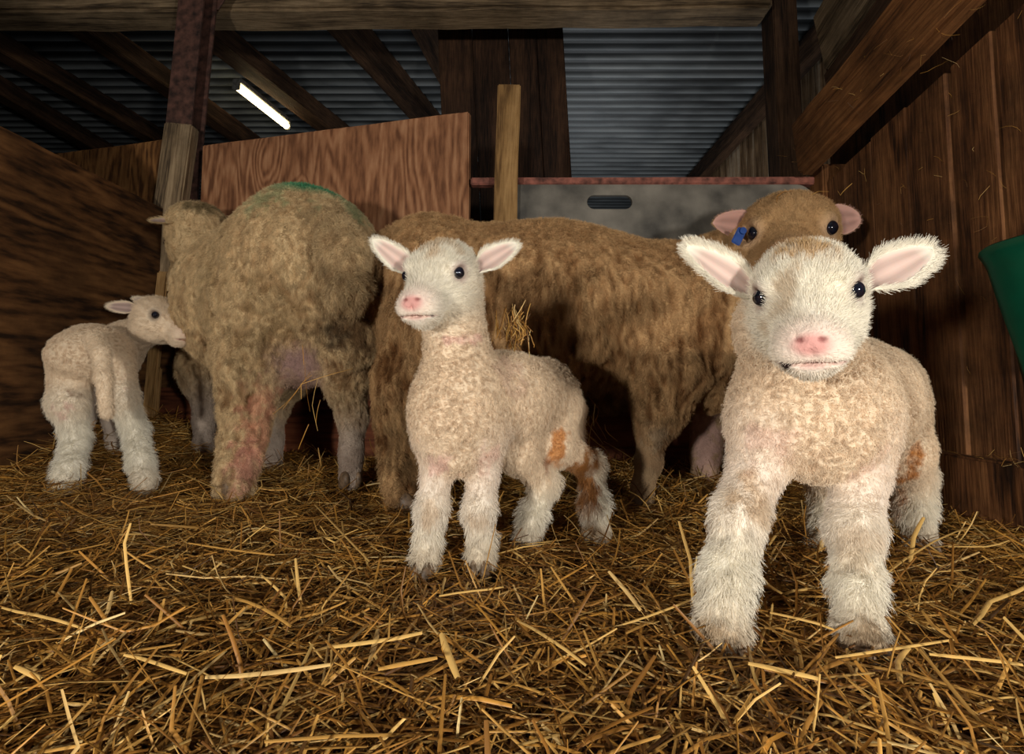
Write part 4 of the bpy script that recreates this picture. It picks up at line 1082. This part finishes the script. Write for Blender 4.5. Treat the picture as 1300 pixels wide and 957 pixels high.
def ewe_middle():
    S = Sdf(); k = .09
    Rp = P(568, 378, 1.345); Bb = P(700, 400, 1.33); Sh = P(860, 412, 1.33)
    S.cone(Rp, .178, Bb, .198, 'wool', k); S.cone(Bb, .198, Sh, .185, 'wool', k)
    S.ell(P(720, 452, 1.33), (.26, .15, .13), 'belly', .07)
    S.ell(P(905, 455, 1.30), (.085, .12, .12), 'wool', .06)
    S.ell(P(545, 330, 1.345), (.10, .13, .10), 'wool', .06)
    hc = P(1003, 308, 1.215); R = head_R((-.40, -.90, -.14), roll=.03); s = 1.84
    S.cone(P(880, 395, 1.32), .15, P(950, 350, 1.29), .11, 'wool', .06); S.cone(P(950, 350, 1.29), .11, hc + [-.01, .05, -.02], .085, 'wool', .05)
    add_head(S, hc, R, s, ewe=True)
    S.chain([(P(545, 425, 1.22), .105), (P(522, 480, 1.20), .075), (P(510, 525, 1.215), .050), (P(508, 558, 1.22), .040), (P(509, 600, 1.19), .034), (P(511, 632, 1.175), .036)], 'legwool', .045)
    S.chain([(P(850, 470, 1.20), .085), (P(838, 520, 1.20), .050), (P(830, 548, 1.20), .036)], 'legwool', .04)
    S.chain([(P(828, 550, 1.20), .032), (P(824, 585, 1.195), .027), (P(816, 618, 1.185), .021), (P(815, 642, 1.175), .024)], 'shank', .015)
    S.chain([(P(897, 500, 1.46), .06), (P(898, 545, 1.46), .036), (P(896, 575, 1.45), .033), (P(894, 612, 1.44), .034)], 'shank', .03)
    S.chain([(P(600, 470, 1.46), .09), (P(588, 540, 1.46), .05), (P(590, 612, 1.44), .035)], 'legwool', .04)
    S.chain([(P(503, 320, 1.33), .05), (P(499, 380, 1.32), .045), (P(500, 440, 1.32), .03)], 'tail', .03)
    I3 = np.eye(3)
    T = lambda x, y, z: hc + R @ (np.array([x, y, z]) * s)
    sp = [(P(897, 560, 1.41), (np.array([.05, .05, .09]), I3), lin((206, 168, 160)), .7, 'col'), (P(835, 558, 1.17), .03, lin((180, 160, 132)), .6, 'col'), (P(820, 610, 1.17), (np.array([.02, .05, .08]), I3), lin((176, 150, 116)), .6, 'col'),
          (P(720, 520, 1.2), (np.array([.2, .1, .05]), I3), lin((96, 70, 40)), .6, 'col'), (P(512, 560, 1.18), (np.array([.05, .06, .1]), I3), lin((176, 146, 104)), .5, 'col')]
    for q in (-1, 1): sp.append((T(q * .043, .033, .009), .020 * s, lin((196, 160, 124)), .8, 'fur'))
    for q in (-1, 1): sp.append((T(q * .043, .033, .009), .019 * s, lin((200, 164, 130)), .75, 'bare'))
    loc = (.12, 1.3, 0.0)
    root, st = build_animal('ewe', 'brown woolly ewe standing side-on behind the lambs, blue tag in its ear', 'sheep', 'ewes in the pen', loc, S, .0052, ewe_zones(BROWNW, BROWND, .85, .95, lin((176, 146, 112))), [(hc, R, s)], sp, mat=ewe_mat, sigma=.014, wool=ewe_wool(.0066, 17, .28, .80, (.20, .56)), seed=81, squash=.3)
    for q in (-1, 1): make_eye(root, hc, R, s, q)
    ec = BROWNW * 1.15
    pk = lin((206, 160, 146))
    o, f1 = make_ear(root, T(.034, -.018, .018), P(905, 283, 1.215), (.25, -1, .15), .040, pk, pk * .9, ec, (700, 250), .005, thick=.004); st += f1
    o, f2 = make_ear(root, T(-.034, -.018, .022), P(1093, 276, 1.225), (-.1, -1, .0), .036, pk, pk * .8, ec, (700, 250), .005, thick=.004); st += f2
    # blue ear tag: strap through the ear and a hanging flag
    tc_ = P(938, 300, 1.165)
    tg = rough_box('ear_tag', .020, .004, .036, tag_mat, bev=.0018); tg.parent = root; tg.location = Vector(tc_) - Vector(loc); tg.rotation_euler = (0.1, .45, .1); tg['label'] = 'blue plastic ear tag'
    bm = bmesh.new(); bmesh.ops.create_cone(bm, cap_ends=True, segments=16, radius1=.008, radius2=.007, depth=.006)
    bmesh.ops.transform(bm, matrix=Matrix.Rotation(math.pi / 2, 4, 'X'), verts=bm.verts); me = bpy.data.meshes.new('tag_stud'); bm.to_mesh(me); bm.free()
    link('tag_stud', me, tag_mat, tg, loc=(0.001, -.004, .013))
    for p, fd in ((P(512, 640, 1.165), (.9, -.3)), (P(814, 650, 1.165), (.8, -.5)), (P(893, 618, 1.43), (.8, -.3)), (P(590, 618, 1.43), (.9, 0))):
        make_hoof(root, p, fd, .024)
    finish(root, st, 'fleece')
ewe_middle()

# straw caught on fleece and timber
tuft('straw_tuft', 'upright tuft of straw standing on the middle lamb\'s back, just behind its neck', P(653, 420, .875), (.012, .008, .013), 80, .040, (0.1, 0, 1), .35)
tuft('straw_wisp', 'wisp of straw hanging below the brown ewe\'s belly', P(752, 565, 1.16), (.02, .02, .03), 40, .055, (0, 0, 1), .6, width=.0009)
tuft('straw_wisp', 'few straws stuck under the left ewe\'s tail', P(388, 485, 1.22), (.02, .01, .045), 8, .09, (.15, 0, 1), .35, width=.0012)
tuft('straw_wisp', 'thin twisted straw beside the left ewe\'s hind leg', P(283, 535, 1.42), (.008, .01, .03), 9, .06, (.2, 0, 1), .8, width=.0009)
tuft('straw_wisp', 'two straws lying on the brown ewe\'s head', P(992, 250, 1.18), (.05, .015, .006), 5, .06, (1, 0, .1), .25, width=.0012)
tuft('hay_wisps', 'scattered hay wisps caught on the thick timber rail', np.array([.80, 1.1, .93]), (.012, .22, .035), 60, .035, (0, .3, 0), .8, width=.0007, tone=.7)
tuft('hay_wisps', 'scattered hay wisps caught on the right plank wall', np.array([.868, 1.15, .55]), (.003, .22, .2), 60, .03, (0, .1, .6), .6, width=.0007, tone=.7)
tuft('hay_wisps', 'hay wisps on the ledge at the foot of the right wall', np.array([.845, 1.0, .115]), (.01, .22, .004), 60, .04, (0, 1, 0), .3, width=.0008, tone=.8)

# ------------------------------------------------------------------ light
def lamp(name, loc, energy, radius, color=(1, 1, 1), typ='POINT'):
    l = bpy.data.lights.new(name, typ); l.energy = energy; l.color = color
    l.shadow_soft_size = radius
    o = bpy.data.objects.new(name, l); COL.objects.link(o); o.location = loc; return o
lamp('flash_left', (-.75, -.75, .29), 64, .055, (1, .95, .87))
lamp('flash_right', (.68, -.75, .30), 64, .055, (1, .95, .87))
w = bpy.data.worlds.new('world'); sc.world = w; w.use_nodes = True
w.node_tree.nodes['Background'].inputs[0].default_value = (.92, .95, 1.0, 1); w.node_tree.nodes['Background'].inputs[1].default_value = 0.045
l = bpy.data.lights.new('roof_fill', 'AREA'); l.energy = 9; l.size = 1.2; l.color = (.92, .96, 1.0)
o = bpy.data.objects.new('roof_fill', l); COL.objects.link(o); o.location = (.7, 4.0, .35); o.rotation_euler = (math.pi, 0, 0)  # fill light added to brighten the roof from below; no fixture stands there

sc.view_settings.view_transform = 'Standard'
sc.view_settings.look = 'None'
sc.view_settings.exposure = 0.12
